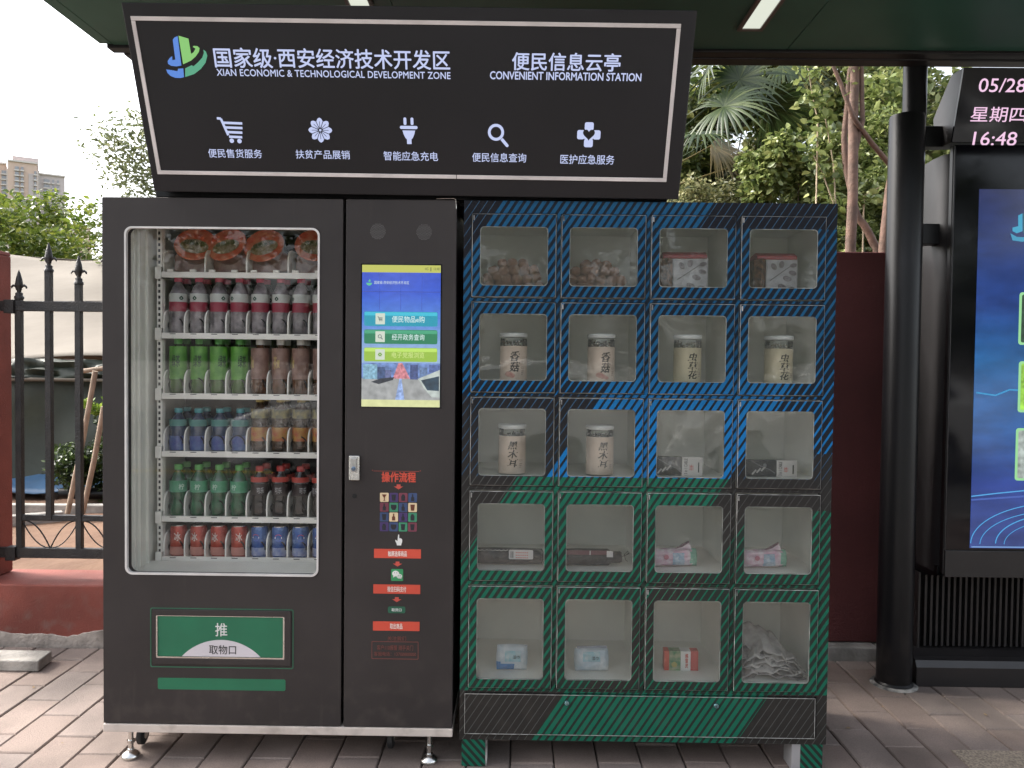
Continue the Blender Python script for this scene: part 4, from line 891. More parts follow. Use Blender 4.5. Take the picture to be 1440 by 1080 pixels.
# ------------------------------------------------------------------ the parcel-style lockers
LX0, LX1, LB, LT = 1.2345, 2.4988, .0957, 1.9488
lk = thing('locker_cabinet', 'tall locker cabinet with blue and green stripes and twenty windowed doors', 'locker', (LX0, 0, 0))
def stripe_mat(name, legs=False):
    m, t, b = newmat(name); E.t = t; N, L = t.nodes, t.links
    tc = N.new('ShaderNodeTexCoord'); tc.object = lk; sp = N.new('ShaderNodeSeparateXYZ'); L.new(tc.outputs['Object'], sp.inputs[0])
    x = E(sp.outputs[0]) + LX0; z = E(sp.outputs[2]); h = 1.954 - z
    K = .66; PER = .0268
    if legs: s = x - .9*h; 
    else: s = (x-1.21) + K*h
    fr = E.op('FRACT', s*(1/PER)+100)
    wob = (K-.62)*h                                            # region borders were measured with slope .62
    S_ = s
    blue = z > 1.011
    # widths of the printed lines, as a fraction of the period
    A = lerp(mapr(S_, .165, .9, .56, .38), mapr(S_, .9, 2.4, .40, .28), S_ > .9)
    top = z > 1.861
    wtop = lerp(.10, mapr(S_, .165, .95, .54, .60), between(S_, .160, .885))
    B = between(S_, .915, 1.56)*(z < 1.62)
    wb = lerp(A, .10, (S_ < .165))
    wb = lerp(wb, lerp(A, .64, mapr(z, 1.62, 1.30, 0, 1)), B)
    wb = lerp(wb, .12, (S_ < .93)*(z < 1.34)*(S_ > .2)*mapr(z, 1.40, 1.25, 0, 1))
    wb = lerp(wb, .30, (S_ > 1.56)*(z < 1.55)); wb = lerp(wb, .10, (S_ > 1.56)*(z < 1.10))
    wb = lerp(wb, wtop, top)
    G = lerp(.10, mapr(S_, .84, 1.50, .58, .30), S_ > .84)
    wg = lerp(G, lerp(.60, .06, S_ > 1.56), (z > .905)*(S_ > .84))
    wg = lerp(wg, mapr(S_, 1.56, 2.3, .12, .5), (z < .905)*(S_ > 1.56))
    D = z < .267
    wg = lerp(wg, lerp(.09, .64, between(S_, 1.50, 2.20)), D)
    wd_ = lerp(wg, wb, blue)
    if legs: wd_ = E.op('ADD', wd_*0.0, .5)
    on = fr < wd_
    thick = wd_ > .2
    # print colours
    def rgb(c): n = N.new('ShaderNodeRGB'); n.outputs[0].default_value = (*c, 1); return n.outputs[0]
    def mixc(a, b_, k): 
        n = N.new('ShaderNodeMix'); n.data_type = 'RGBA'; L.new(k.v, n.inputs[0]); L.new(a, n.inputs[6]); L.new(b_, n.inputs[7]); return n.outputs[2]
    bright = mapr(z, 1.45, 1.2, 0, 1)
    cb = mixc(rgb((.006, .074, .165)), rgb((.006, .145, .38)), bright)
    cg = rgb((.010, .118, .072))
    cthick = mixc(cg, cb, blue); cthin = mixc(rgb((.085, .09, .085)), rgb((.035, .085, .15)), blue)
    cthin = mixc(cthin, rgb((.03, .14, .085)), (z < .75)*(S_ > .7)*(z > .27))
    if legs: cthick = cg
    cl = mixc(cthin, cthick, thick)
    nz = N.new('ShaderNodeTexNoise'); nz.inputs['Scale'].default_value = 3.0; L.new(tc.outputs['Object'], nz.inputs['Vector'])
    base = mixc(rgb((.0055, .006, .010)), rgb((.026, .024, .022)), mapr(z, 1.45, .85, 0, 1))  # flare and reflections put into the paler lower base colour
    # between thick stripes the print itself is tinted
    base2 = mixc(base, mixc(rgb((.016, .030, .023)), rgb((.004, .011, .022)), blue), thick*.6)
    L.new(mixc(base2, cl, on), b.inputs['Base Color'])
    b.inputs['Roughness'].default_value = .42; b.inputs['Specular IOR Level'].default_value = .16
    n2 = N.new('ShaderNodeTexNoise'); n2.inputs['Scale'].default_value = 400; L.new(tc.outputs['Object'], n2.inputs['Vector'])
    bp = N.new('ShaderNodeBump'); bp.inputs['Strength'].default_value = .08; bp.inputs['Distance'].default_value = .002
    L.new(n2.outputs[0], bp.inputs['Height']); L.new(bp.outputs[0], b.inputs['Normal'])
    return m
m_stripe = stripe_mat('blue_green_stripe_print'); add_dust(m_stripe, .4, amt=.10); m_legstripe = stripe_mat('green_stripe_print', True)
winz = [(1.860, 1.661), (1.566, 1.339), (1.244, 1.013), (.918, .687), (.591, .310)]
doorz = [(1.903, 1.622), (1.605, 1.298), (1.281, .979), (.960, .651), (.633, .280)]
winc = [1.4057+.3038*i for i in range(4)]; WW = .1151
dx_ = [(c-.1425, c+.1425) for c in winc]
def lx(mb): mb.v = [(x-LX0, y, z) for x, y, z in mb.v]; return mb
# carcass: frame bars round the door openings
fy0, fy1 = .004, .03
mb = MB()
xsb = [LX0] + [v for a in dx_ for v in (a[0]-.003, a[1]+.003)] + [LX1]
for i in range(0, 10, 2): mb.box(xsb[i], xsb[i+1], fy0, fy1, LB, LT)
zsb = [LT] + [v for a in doorz for v in (a[0]+.003, a[1]-.003)] + [.263, .116, LB]
zb_ = [(LT, doorz[0][0]+.003)] + [(doorz[k_][1]-.003, doorz[k_+1][0]+.003) for k_ in range(4)] + [(doorz[4][1]-.003, .2625)] + [(.1160, LB)]
for i in range(1, 9, 2):
    for z1_, z0_ in zb_: mb.box(xsb[i], xsb[i+1], fy0, fy1, z0_, z1_)
obj('front_frame', lx(mb), m_stripe, lk)
mb = MB(); mb.box(LX0, LX0+.015, fy1, .52, LB, LT).box(LX1-.015, LX1, fy1, .52, LB, LT).box(LX0+.015, LX1-.015, fy1, .52, LT-.02, LT).box(LX0+.015, LX1-.015, fy1, .52, LB, LB+.02).box(LX0+.015, LX1-.015, .50, .52, LB+.02, LT-.02)
obj('cabinet_shell', lx(mb), m_panel, lk)
# compartments
for i in range(5):
    xw = LX0+.016 if i == 0 else (LX1-.024 if i == 4 else (dx_[i-1][1]+dx_[i][0])/2-.004)
    obj('partition', lx(MB().box(xw, xw+.008, fy1+.001, .42, LB+.022, LT-.022)), m_cell, lk)
floors = [1.640, 1.318, 1.000, .674, .298]
floors = [winz[k_][1]-(.018, .010, .008, .006, .010)[k_] for k_ in range(5)]
for z_ in floors+[1.905, ]: obj('cell_shelf', lx(MB().box(LX0+.025, LX1-.025, fy1+.001, .42, z_-.006, z_)), m_cell, lk)
obj('cell_back', lx(MB().box(LX0+.016, LX1-.016, .421, .427, LB+.022, LT-.022)), m_cell, lk)
# doors
m_prim = mat('cut_pane_edge', (.10, .11, .10), rough=.3, scale=14, vari=(.34, .35, .32))
for r_ in range(5):
    for c_ in range(4):
        x0_, x1_ = dx_[c_]; z1_, z0_ = doorz[r_]; wz1_, wz0_ = winz[r_]; cxx = winc[c_]
        yy = -.004+random.uniform(-.0015, .001)
        mb = MB(); e = .0016
        o_ = rrect(x0_+e, x1_-e, z0_+e, z1_-e, .0012, 5); oo = rrect(x0_, x1_, z0_, z1_, .002, 5); ii = rrect(cxx-WW, cxx+WW, wz0_, wz1_, .013, 5)
        mb.ring(o_, ii, yy, yy+.006, 0, 0)
        n = len(o_)                                            # bare chamfer round the door edge, seam highlights put into its pale tone
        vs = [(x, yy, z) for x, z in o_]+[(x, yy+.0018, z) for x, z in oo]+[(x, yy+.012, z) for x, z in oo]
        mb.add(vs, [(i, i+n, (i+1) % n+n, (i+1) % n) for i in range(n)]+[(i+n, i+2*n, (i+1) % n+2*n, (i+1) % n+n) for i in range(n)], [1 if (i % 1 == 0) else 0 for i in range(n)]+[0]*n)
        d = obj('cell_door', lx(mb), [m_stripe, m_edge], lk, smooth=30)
        obj('pane_rim', lx(MB().ring(rrect(cxx-WW, cxx+WW, wz0_, wz1_, .013, 5), rrect(cxx-WW+.002, cxx+WW-.002, wz0_+.002, wz1_-.002, .012, 5), yy+.001, yy+.005)), m_prim, d, smooth=30)
        obj('pane', lx(MB().box(cxx-WW-.008, cxx+WW+.008, yy+.0065, yy+.0095, wz0_-.008, wz1_+.008)), g_cell, d)
        if c_ != 99:
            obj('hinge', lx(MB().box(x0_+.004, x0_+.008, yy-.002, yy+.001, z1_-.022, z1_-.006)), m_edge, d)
dr = obj('drawer_front', lx(MB().box(1.252, 2.456, -.004, .012, .119, .2595)), m_stripe, lk, bevel=.0015)
obj('drawer_edge_line', lx(MB().ring(rrect(1.252, 2.456, .119, .2595, .001, 1), rrect(1.2538, 2.4542, .1208, .2577, .001, 1), -.0052, -.0042)), mat('seam_highlight_edge', (.16, .16, .15), scale=60, vari=(.4, .4, .38)), lk)  # pale ring paints the seam highlight round the drawer
for u in (797, 1006.5):
    x_, z_ = M(u, 987.5+(u-797)*.018); mb = MB().lathe([(.0095, 0), (.0095, .004), (.0075, .007), (.004, .0075)], (0, 0, 0), 18).xf(Matrix.Translation((x_-LX0, -.0045, z_)) @ Matrix.Rotation(R(90), 4, 'X'))
    l_ = obj('drawer_lock', mb, mat('blue_green_chrome', (.20, .38, .42), rough=.25, metal=.9), lk, smooth=40)
    obj('key_slot', MB().box(x_-LX0-.0008, x_-LX0+.0008, -.0125, -.0119, z_-.003, z_+.003), m_blackgap, l_)
for x0_, x1_ in ((LX0+.008, LX0+.090), (LX1-.086, LX1-.010)):
    lg = obj('cabinet_leg', lx(MB().box(x0_, x1_, .006, .085, 0, LB-.001)), m_legstripe, lk, bevel=.0015)
    xi, xo = (x1_, x1_+.007) if x0_ < 1.5 else (x0_-.030, x0_)
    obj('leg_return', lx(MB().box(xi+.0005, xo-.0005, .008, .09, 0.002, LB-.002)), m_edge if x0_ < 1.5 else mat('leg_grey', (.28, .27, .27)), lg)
    obj('cabinet_leg', lx(MB().box(x0_, x1_, .43, .51, 0, LB-.001)), m_panel, lk, bevel=.0015)
mwhite_dots = None

# ------------------------------------------------------------------ goods in the lockers
COLN = ['leftmost', 'second', 'third', 'rightmost']
# walnuts in clear bags
m_nut = mat('walnut_shell', (.50, .29, .19), rough=.65, scale=40, vari=(.34, .18, .12), bump=.9, bscale=110)
m_nut2 = mat('walnut_shell_pale', (.36, .23, .17), rough=.7, scale=40, vari=(.24, .14, .10), bump=.9, bscale=110)
g_film = glass('clear_bag_film', refl=.07, rough=.14, haze=.001, wav=1.0)
nut = None
for c_, (xo, n_) in enumerate(((0.0, 34), (-.02, 30))):
    t = thing('walnut_bag', 'clear bag of walnuts in the %s top locker' % ('leftmost' if c_ == 0 else 'second from left'), 'bag of walnuts', (winc[c_]+xo, .13, floors[0]))
    rows = [(0, 5.6, 0), (.030, 5.0, .5), (.060, 5.0, 0), (.086, 3.4, .5)]
    for ky, y_ in enumerate((-.055, -.02, .02)):
        for kz, (zz, wn, of) in enumerate(rows):
            m_ = int(wn)+(1 if kz < 2 else 0)
            for i in range(m_):
                xx = (i-(m_-1)/2)*.0345+random.uniform(-.004, .004)+(of*.014 if c_ else -of*.01)
                zc = .020+zz+random.uniform(-.004, .005)-(abs(xx)*.02)
                if kz == 3 and ky == 0 and c_ == 1: continue
                r__ = random.uniform(.0175, .020)
                if nut is None:
                    mb = MB(); mb.ball((0, 0, 0), 1, 14, 10, jit=.045)
                    for k_, (a, b_, cc) in enumerate(mb.v):
                        if abs(a) < .18: mb.v[k_] = (a, b_*1.05, cc*1.06)
                    nut = obj('walnut', mb, m_nut, t, smooth=80); o = nut
                else: o = bpy.data.objects.new('walnut', nut.data); COL.objects.link(o); o.parent = t
                o.location = (xx, y_+random.uniform(-.004, .004)+.006*kz, zc); o.scale = (r__, r__, r__*1.06); o.rotation_euler = [random.uniform(0, 6) for _ in range(3)]
    mb = MB(); nx, nz_ = 18, 12; vs = []
    for j in range(nz_+1):
        for i in range(nx+1):
            a = i/nx*2-1; b_ = j/nz_; ears = .035*abs(a)**3
            vs.append((a*(.112-.012*b_)+random.uniform(-.002, .002), -.082+.03*a*a+.02*b_+random.uniform(-.003, .003), .002+b_*(.098+ears)+random.uniform(-.002, .002)*j))
    mb.add(vs, [(j*(nx+1)+i, j*(nx+1)+i+1, (j+1)*(nx+1)+i+1, (j+1)*(nx+1)+i) for j in range(nz_) for i in range(nx)])
    obj('bag_film', mb, g_film, t, smooth=40)
    if c_ == 0:                                                # gathered upright corner of the bag
        mb = MB()
        for k_ in range(5): mb.tube([(.062+.012*k_, -.05, .05), (.070+.007*k_+random.uniform(-.003, .003), -.045, .10), (.078+.005*k_, -.04, .142-.004*abs(k_-2))], [.006, .004, .001], 6)
        obj('gathered_corner', mb, g_film, t, smooth=50)
# red and white printed tea-style bags
m_rb = mat('dark_red_pack', (.16, .010, .016), rough=.3, scale=20, vari=(.26, .025, .03)); m_wp = mat('grey_white_pack', (.33, .32, .33), rough=.35, var=.15, scale=25); m_leafp = mat('dark_leaf_print', (.085, .07, .075), rough=.5, scale=150, vari=(.16, .13, .14)); m_bronze = mat('bronze_print', (.16, .07, .03), scale=60, vari=(.03, .015, .012))
for c_ in (2, 3):
    xl = MX((928, 1060)[c_-2], .09, 385); xr_ = MX((995, 1122)[c_-2], .09, 385); H = .132
    t = thing('printed_bag', 'red and white bag with dark leaf prints in the %s top locker' % ('third from left' if c_ == 2 else 'rightmost'), 'food bag', (xl, .09, floors[0]), (0, 0, R(-3+4*(c_-2))))
    Wd = xr_-xl; sp_ = Wd*.27
    obj('side_gusset', MB().prism_z([(0, .0), (sp_*.55, -.028), (sp_*.98, -.002), (sp_*.98, .075), (.0, .07)], 0, H*.97), m_bronze, t, bevel=.006)
    fp_ = MB().box(sp_, Wd, -.004, .08, 0, H); obj('front_panel', fp_, m_wp, t, bevel=.005)
    obj('folded_top', MB().prism_x([(-.008, H-.006), (-.007, H+.008), (.02, H+.020), (.07, H+.014), (.08, H-.004)], .008, Wd-.004), m_rb, t, bevel=.004)
    lf = MB(); yl = -.0052; LS = 1.35
    for (a, b_, sz_, an) in ((.26, .84, .010, -60), (.52, .90, .010, 80), (.92, .88, .009, 15), (.72, .50, .011, -20), (.90, .66, .010, -20), (.56, .24, .013, -40), (.86, .20, .010, 0)):
        ca, sa = math.cos(R(an)), math.sin(R(an)); cx_, cz_ = sp_+(Wd-sp_)*a*.92, H*b_*.92
        lf.prism([(cx_+LS*(1.05*sz_*math.cos(q)*ca-.68*sz_*math.sin(q)*sa), cz_+LS*(1.05*sz_*math.cos(q)*sa+.68*sz_*math.sin(q)*ca)*.9) for q in np.linspace(0, 6.283, 15)[:-1]], yl-.0006, yl)
    stroke(lf, [(sp_+(Wd-sp_)*.12, H*.40), (sp_+(Wd-sp_)*.74, H*.78)], .003, yl-.0012, yl-.0007)
    obj('leaf_print', lf, m_leafp, t)
# glass jars with paper labels
g_jar = glass('jar_glass', (.96, .97, .95), refl=1.5, rough=.03, haze=.02)
m_paper = mat('cream_paper_label', (.60, .48, .39), rough=.6, var=.10, scale=15); m_paper2 = mat('yellow_cream_label', (.56, .49, .34), rough=.6, var=.08, scale=15)
m_lid2 = mat('white_jar_lid', (.62, .63, .62), rough=.35); m_mush = mat('dried_mushroom', (.05, .035, .028), rough=.9, scale=60, vari=(.18, .13, .10), bump=1); m_fung = mat('black_fungus', (.018, .018, .020), rough=.8, scale=60, vari=(.06, .06, .065), bump=1)
m_fl = mat('pale_dried_flower', (.30, .26, .20), rough=.9, scale=60, vari=(.45, .42, .36)); m_pic = mat('mushroom_print', (.45, .19, .15), rough=.6, scale=80, vari=(.55, .33, .27))
jars = [(1, 0, '香菇', m_paper, m_mush, .1, 'dried mushrooms, round mushroom picture low on its cream label', 703, 741), (1, 1, '香菇', m_paper, m_mush, .1, 'dried mushrooms, sliced mushroom picture low on its cream label', 825, 865),
        (1, 2, '虫草花', m_paper2, m_fl, .1, 'pale dried fungus under a pinkish yellow label', 946, 986), (1, 3, '虫草花', m_paper2, m_fl, .1, 'pale dried fungus under a yellow label', 1073, 1115),
        (2, 0, '黑木耳', m_paper, m_fung, .12, 'black fungus piled high on one side', 702, 741), (2, 1, '黑木耳', m_paper, m_fung, .12, 'black fungus, its contents level', 824, 864)]
for r_, c_, s_, pm, fm, yy, ds, u0_, u1_ in jars:
    rj = .0475; H = .172 if r_ == 1 else .176
    xc = (MX(u0_, yy, 510)+MX(u1_, yy, 510))/2; yj = .075
    t = thing('food_jar', 'jar of %s, %s locker of row %s' % (ds.split(',')[0] if r_ == 2 else ds.split(' low')[0].replace(',', ' with'), COLN[c_], 'two' if r_ == 1 else 'three'), 'jar', (xc, yj+.02, floors[r_]+.001), (0, 0, R((6, 14, 12, 8, 4, 10)[jars.index((r_, c_, s_, pm, fm, yy, ds, u0_, u1_))])))
    obj('jar_glass', MB().lathe([(rj*.9, .001), (rj, .006), (rj, H-.022), (rj*.97, H-.016)], seg=32, cap=False), g_jar, t, smooth=50)
    obj('lid', MB().lathe([(rj*1.03, H-.013), (rj*1.05, H-.011), (rj*1.05, H-.002), (rj*.98, H+.0015), (rj*.5, H+.002)], seg=32), m_lid2, t, smooth=40)
    lz1_ = .128 if r_ == 1 else .138
    lb_ = obj('paper_label', MB().lathe([(rj+.0006, .006), (rj+.0006, lz1_)], seg=40, cap=False), pm, t, smooth=60)
    text('calligraphy', '\n'.join(s_), (-.019, .019, lz1_-.090 if len(s_) == 2 else lz1_-.108, lz1_-.018), -(rj+.0012), m_btext, lb_, bold=.02, shear=.2, wrap=rj+.0012, thick=0)
    if s_ == '香菇':
        for q in range(3 if c_ else 2):
            mb = MB().ball((0, 0, 0), .012-.002*q, 12, 8, (1.1, .12, .75), jit=.08); xx = -.021+.012*q; zz = .030-.005*q
            mb.v = [(math.sin((x+xx)/rj)*(rj+.001), -math.cos((x+xx)/rj)*(rj+.001)+y, z+zz) for x, y, z in mb.v]; obj('mushroom_print', mb, m_pic, lb_, smooth=60)
    mb = MB(); mb.ring([(.017, .05), (.030, .05), (.030, .056), (.017, .056)], [(.018, .051), (.029, .051), (.029, .055), (.018, .055)], 0, .0003)
    for q in range(3): mb.box(.018, .030-.003*q, 0, .0003, .040-.006*q, .0425-.006*q)
    mb.v = [(math.sin((x+.006)/rj)*(rj+.001), -math.cos((x+.006)/rj)*(rj+.001)+y, z) for x, y, z in mb.v]
    obj('fine_print', mb, mat('fine_print_grey', (.30, .24, .20)) if 'fine_print_grey' not in bpy.data.materials else bpy.data.materials['fine_print_grey'], lb_)
    mb = MB(); top_ = lz1_+(.018 if r_ == 1 else .008)
    for q in range(90 if r_ == 1 else 110):
        a = random.uniform(0, 6.28); rr_ = rj*.86*math.sqrt(random.random()); sl2 = (rr_*math.cos(a)*.28 if (r_, c_) == (2, 0) else 0)
        mb.ball((rr_*math.cos(a), rr_*math.sin(a), random.uniform(lz1_-.03, top_)+sl2), random.uniform(.003, .0065), 6, 4, (1, 1, .8), jit=.25)
    o = obj('jar_contents', mb, fm, t, smooth=30); o['kind'] = 'stuff'
    obj('jar_filling', MB().lathe([(rj*.93, .006), (rj*.93, lz1_-.004)], seg=24), fm, t, smooth=50)
# cable boxes
m_cbox = mat('black_cable_box', (.022, .022, .026), rough=.3); m_cwhite = mat('white_box_end', (.62, .58, .55), rough=.4); m_cgrey = mat('cable_grey_print', (.16, .16, .17)); m_csil = mat('plug_print', (.42, .40, .38))
for c_, (u0_, u1_, v1_) in ((2, (922, 988, 643)), (3, (1051, 1121, 646))):
    xl, xr_ = MX(u0_-(6 if c_ == 2 else 2), .10, 655), MX(u1_, .10, 655); zt = MZ(v1_, .10, 960)-floors[2]; Wd = xr_-xl; xs_ = Wd*.60
    t = thing('cable_box', 'black and white charging cable box in the %s locker of row three' % COLN[c_], 'cable box', (xl, .10, floors[2]+.001))
    obj('black_part', MB().box(0, xs_, 0, .022, 0, zt), m_cbox, t, bevel=.002); e_ = obj('white_part', MB().box(xs_+.0003, Wd, 0, .022, 0, zt), m_cwhite, t, bevel=.001)
    text('box_lettering', '3 in 1 CABLE', (xs_+.013-zt*.42, xs_+.013+zt*.42, zt*.5-.006, zt*.5+.006), -.0008, m_btext, e_, bold=.012, rot=R(90))
    text('box_lettering', '3合1', (xs_+.026, xs_+.040, zt*.28, zt*.62), -.0008, m_red, e_, bold=.02)
    obj('box_bar', MB().box(Wd-.016, Wd-.012, -.0009, 0, zt*.18, zt*.72), m_btext, e_)
    mb = MB()
    for q in range(3): stroke(mb, [(.022+.016*q, .008+.006*q), (.036+.016*q, .024+.006*q)], .0055, -.0009, -.0002)
    obj('plug_picture', mb, m_csil, t); mb = MB()
    stroke(mb, [(.018, zt*.95), (.055, zt*.62), (.085, zt*.42), (xs_-.004, zt*.2)], .003, -.0008, -.0002); mb.prism(circ(.066, zt*.68, .007, 14), -.0012, -.0009)
    obj('cable_picture', mb, m_cgrey, t)
# folded umbrellas
m_umb = mat('black_umbrella_cloth', (.018, .018, .020), rough=.55, scale=30, vari=(.05, .05, .055), bump=.5, bscale=60); m_tag = mat('white_tag', (.62, .60, .60), rough=.4, var=.05); m_plum = mat('plum_band', (.13, .045, .06), rough=.4)
zf = floors[3]+.001
t = thing('folded_umbrella', 'black folded umbrella with a white price tag in the leftmost locker of row four', 'umbrella', (winc[0]-.005, .10, zf))
mb = MB(); pr = [(.03, -.118), (.030, -.08)]
mb.lathe([(.010, -.122), (.027, -.118), (.029, -.06), (.028, .05), (.026, .115), (.012, .122)], (0, 0, 0), 18); mb.xf(Matrix.Translation((0, 0, .031)) @ Matrix.Rotation(R(90), 4, 'Y') )
obj('umbrella_sleeve', mb, m_umb, t, smooth=40)
tg = obj('price_tag', MB().prism(rrect(-.002, .083, .027, .060, .004, 3), -.034, -.0335), m_tag, t)
mb = MB()
for q in range(3):
    for w_ in range(7): mb.box(.022+.0065*w_, .022+.0065*w_+.004, -.0347, -.0342, .052-.009*q-.003, .052-.009*q)
o = obj('tag_print', mb, m_red, tg); o['kind'] = 'stuff'
obj('tag_bars', MB().box(.004, .006, -.0347, -.0342, .032, .055).box(.008, .0095, -.0347, -.0342, .032, .055).box(.011, .0135, -.0347, -.0342, .032, .055), m_btext, tg)
obj('beaded_string', MB().tube([(-.115+.005*q, -.026+.002*math.sin(q), .056+.002*math.sin(q*2.1)) for q in range(23)], .0012, 5), m_tag, t, smooth=60)
t = thing('folded_umbrella', 'black folded umbrella with a plum band in the second locker of row four', 'umbrella', (winc[1]-.005, .10, zf))
mb = MB().lathe([(.010, -.135), (.027, -.130), (.029, -.06), (.029, .045), (.020, .058), (.020, .088), (.016, .094)], (0, 0, 0), 18).xf(Matrix.Translation((0, 0, .031)) @ Matrix.Rotation(R(90), 4, 'Y'))
obj('umbrella_sleeve', mb, m_umb, t, smooth=40)
bd = obj('plum_band', MB().box(-.130, .060, -.031, -.027, .045, .060), m_plum, t, bevel=.001)
obj('small_tag', MB().box(.038, .060, -.0325, -.0312, .038, .060), m_tag, bd); obj('tag_line', MB().box(-.022, -.019, -.0325, -.0312, .045, .060), m_tag, bd)
obj('wrist_loop', MB().tube([(.088, 0, .03), (.105, 0, .036), (.122, 0, .046), (.115, 0, .052), (.104, 0, .040), (.108, 0, .022), (.116, 0, .016)], .0014, 6), m_umb, t, smooth=60)
# soft packs: crumpled pillows
def pillow(w_, h_, d_, seed, fold=.004):
    rs = random.Random(seed); mb = MB(); nx, nz_ = 16, 12; vs = []; ph = [rs.uniform(0, 6) for _ in range(6)]
    for side in (-1, 1):
        for j in range(nz_+1):
            for i in range(nx+1):
                a, b_ = i/nx*2-1, j/nz_*2-1
                th_ = (max(0, 1-a**4)*max(0, 1-b_**4))**.5
                wr = fold*(math.sin(7*a+3*b_+ph[0])+.7*math.sin(11*b_-5*a+ph[1])+.5*math.sin(17*a+9*b_+ph[2]))
                vs.append((a*w_/2*(1-.05*b_*b_), side*(d_/2*th_+(wr*th_ if side < 0 else 0)), (b_+1)*h_/2*(1-.04*a*a)+.003))
    n = (nx+1)*(nz_+1)
    for s_ in range(2):
        for j in range(nz_):
            for i in range(nx):
                q = s_*n+j*(nx+1)+i; f = (q, q+1, q+nx+2, q+nx+1); mb.f.append(f if s_ == 0 else f[::-1]); mb.m.append(0)
    mb.v = vs; return mb
def patch(name, mb_src, box, mt, par, off=.0012, w_=.1, h_=.1):
    """print laid over the front of a pillow: copy of the covered faces, lifted a little"""
    mb = MB(); keep = {}
    n = len(mb_src.v)//2
    for f in mb_src.f[:len(mb_src.f)//2]:
        c = [sum(mb_src.v[i][k_] for i in f)/4 for k_ in (0, 2)]
        if box[0] <= c[0] <= box[1] and box[2] <= c[1] <= box[3]:
            for i in f:
                if i not in keep: keep[i] = len(mb.v); x, y, z = mb_src.v[i]; mb.v.append((x, y-off, z))
            mb.f.append(tuple(keep[i] for i in f)); mb.m.append(0)
    if mb.f: return obj(name, mb, mt, par, smooth=60)
m_pink = mat('pink_film', (.58, .34, .44), rough=.25, scale=35, vari=(.62, .55, .60)); m_pblue = mat('blue_film_print', (.22, .36, .50), rough=.25, scale=50, vari=(.45, .52, .60)); m_mint = mat('mint_film', (.22, .50, .38), rough=.25); m_dk = mat('dark_seal', (.08, .02, .04), rough=.4)
for c_ in (2, 3):
    u_ = (953, 1080)[c_-2]; xc = MX(u_, .09, 795)
    t = thing('sanitary_pack', 'pink and pale blue soft pack in the %s locker of row four' % COLN[c_], 'soft pack', (xc-.012, .10, floors[3]+.001), (R(-8), 0, R(5)))
    pm_ = pillow(.172, .062, .055, 5+c_, .0035); obj('pack_body', pm_, m_pink, t, smooth=60)
    patch('blue_print', pm_, (-.01, .035, .008, .05), m_pblue, t); patch('mint_print', pm_, (.058, .09, 0, .08), m_mint, t)
    obj('torn_flap', MB().prism([(-.005, .056), (.045, .082), (.056, .088), (.062, .074), (.07, .052), (.03, .050)], -.004, .002), m_pink, t, bevel=.002)
    obj('dark_seal', MB().prism([(-.0, .061), (.030, .078), (.054, .090), (.058, .085), (.030, .068)], -.007, -.0045), m_dk, t)
    obj('flower_print', MB().prism(circ(-.035, .036, .009, 7), -.0345, -.0335), mat('rose_print', (.40, .12, .18)), t)
m_tis = mat('pale_blue_tissue_pack', (.42, .52, .60), rough=.25, scale=25, vari=(.60, .64, .66)); m_tb = mat('bright_blue_print', (.05, .20, .45), rough=.3); m_ty = mat('pale_cyan_print', (.25, .48, .56), rough=.3, scale=40, vari=(.5, .6, .62))
for c_ in (0, 1):
    u0_, u1_ = ((697, 742), (808, 857))[c_]; xc = (MX(u0_, .09, 930)+MX(u1_, .09, 930))/2; wdt = MX(u1_, .09, 930)-MX(u0_, .09, 930)
    t = thing('tissue_pack', ('pale blue tissue pack with a bright blue stripe in the leftmost bottom locker', 'pale blue tissue pack standing square in the second bottom locker')[c_], 'tissue pack', (xc, .10, floors[4]+.001), (R(-12), R((3, -1)[c_]), R((8, 0)[c_])))
    pm_ = pillow(wdt, .088 if c_ == 0 else .080, .035, 31+c_, .002); obj('pack_body', pm_, m_tis, t, smooth=60)
    patch('cyan_print', pm_, (-.03, .03, .035, .07), m_ty, t)
    if c_ == 0: patch('blue_stripe', pm_, (-.055, .01, .004, .028), m_tb, t)
    obj('top_seal', MB().prism([(-wdt*.42, .078), (wdt*.45, .080), (wdt*.46, .089), (-wdt*.42, .087)], -.003, -.001), mat('seal_grey_%d' % c_, (.25, .27, .32)), t)
    text('pack_lettering', '湿巾', (.0, .024, .042, .054), -.0215, m_btext, t)
t = thing('medicine_box', 'small red, white and green medicine box in the third bottom locker', 'medicine box', (MX(934, .12, 935), .12, floors[4]+.001), (0, 0, R(-2)))
u = lambda k_: MX(k_, .12, 935)-MX(934, .12, 935)
Hm = .070; parts_ = [(934, 941, m_red, 'red_edge'), (941, 957, mat('green_box_print', (.06, .22, .10), rough=.4, scale=50, vari=(.35, .38, .25)), 'green_front'), (957, 971, m_wtext, 'white_front'), (971, 982, mat('red_side', (.55, .10, .09), rough=.4), 'red_side')]
for a, b_, mm, nn in parts_: obj(nn, MB().box(u(a), u(b_)-.0004, 0 if nn != 'red_side' else .003, .04, .0, Hm), mm, t, bevel=.0008)
text('box_lettering', '小儿感冒', (u(961), u(965), .008, .062), -.0008, m_red, t) if False else text('box_lettering', '感\n冒\n灵', (u(963), u(967.5), .010, .062), -.0008, m_red, t, bold=.02)
obj('herb_print', MB().prism(circ(u(948), .022, .010, 12), -.0009, 0), mat('herb_yellow', (.42, .36, .12)), t)
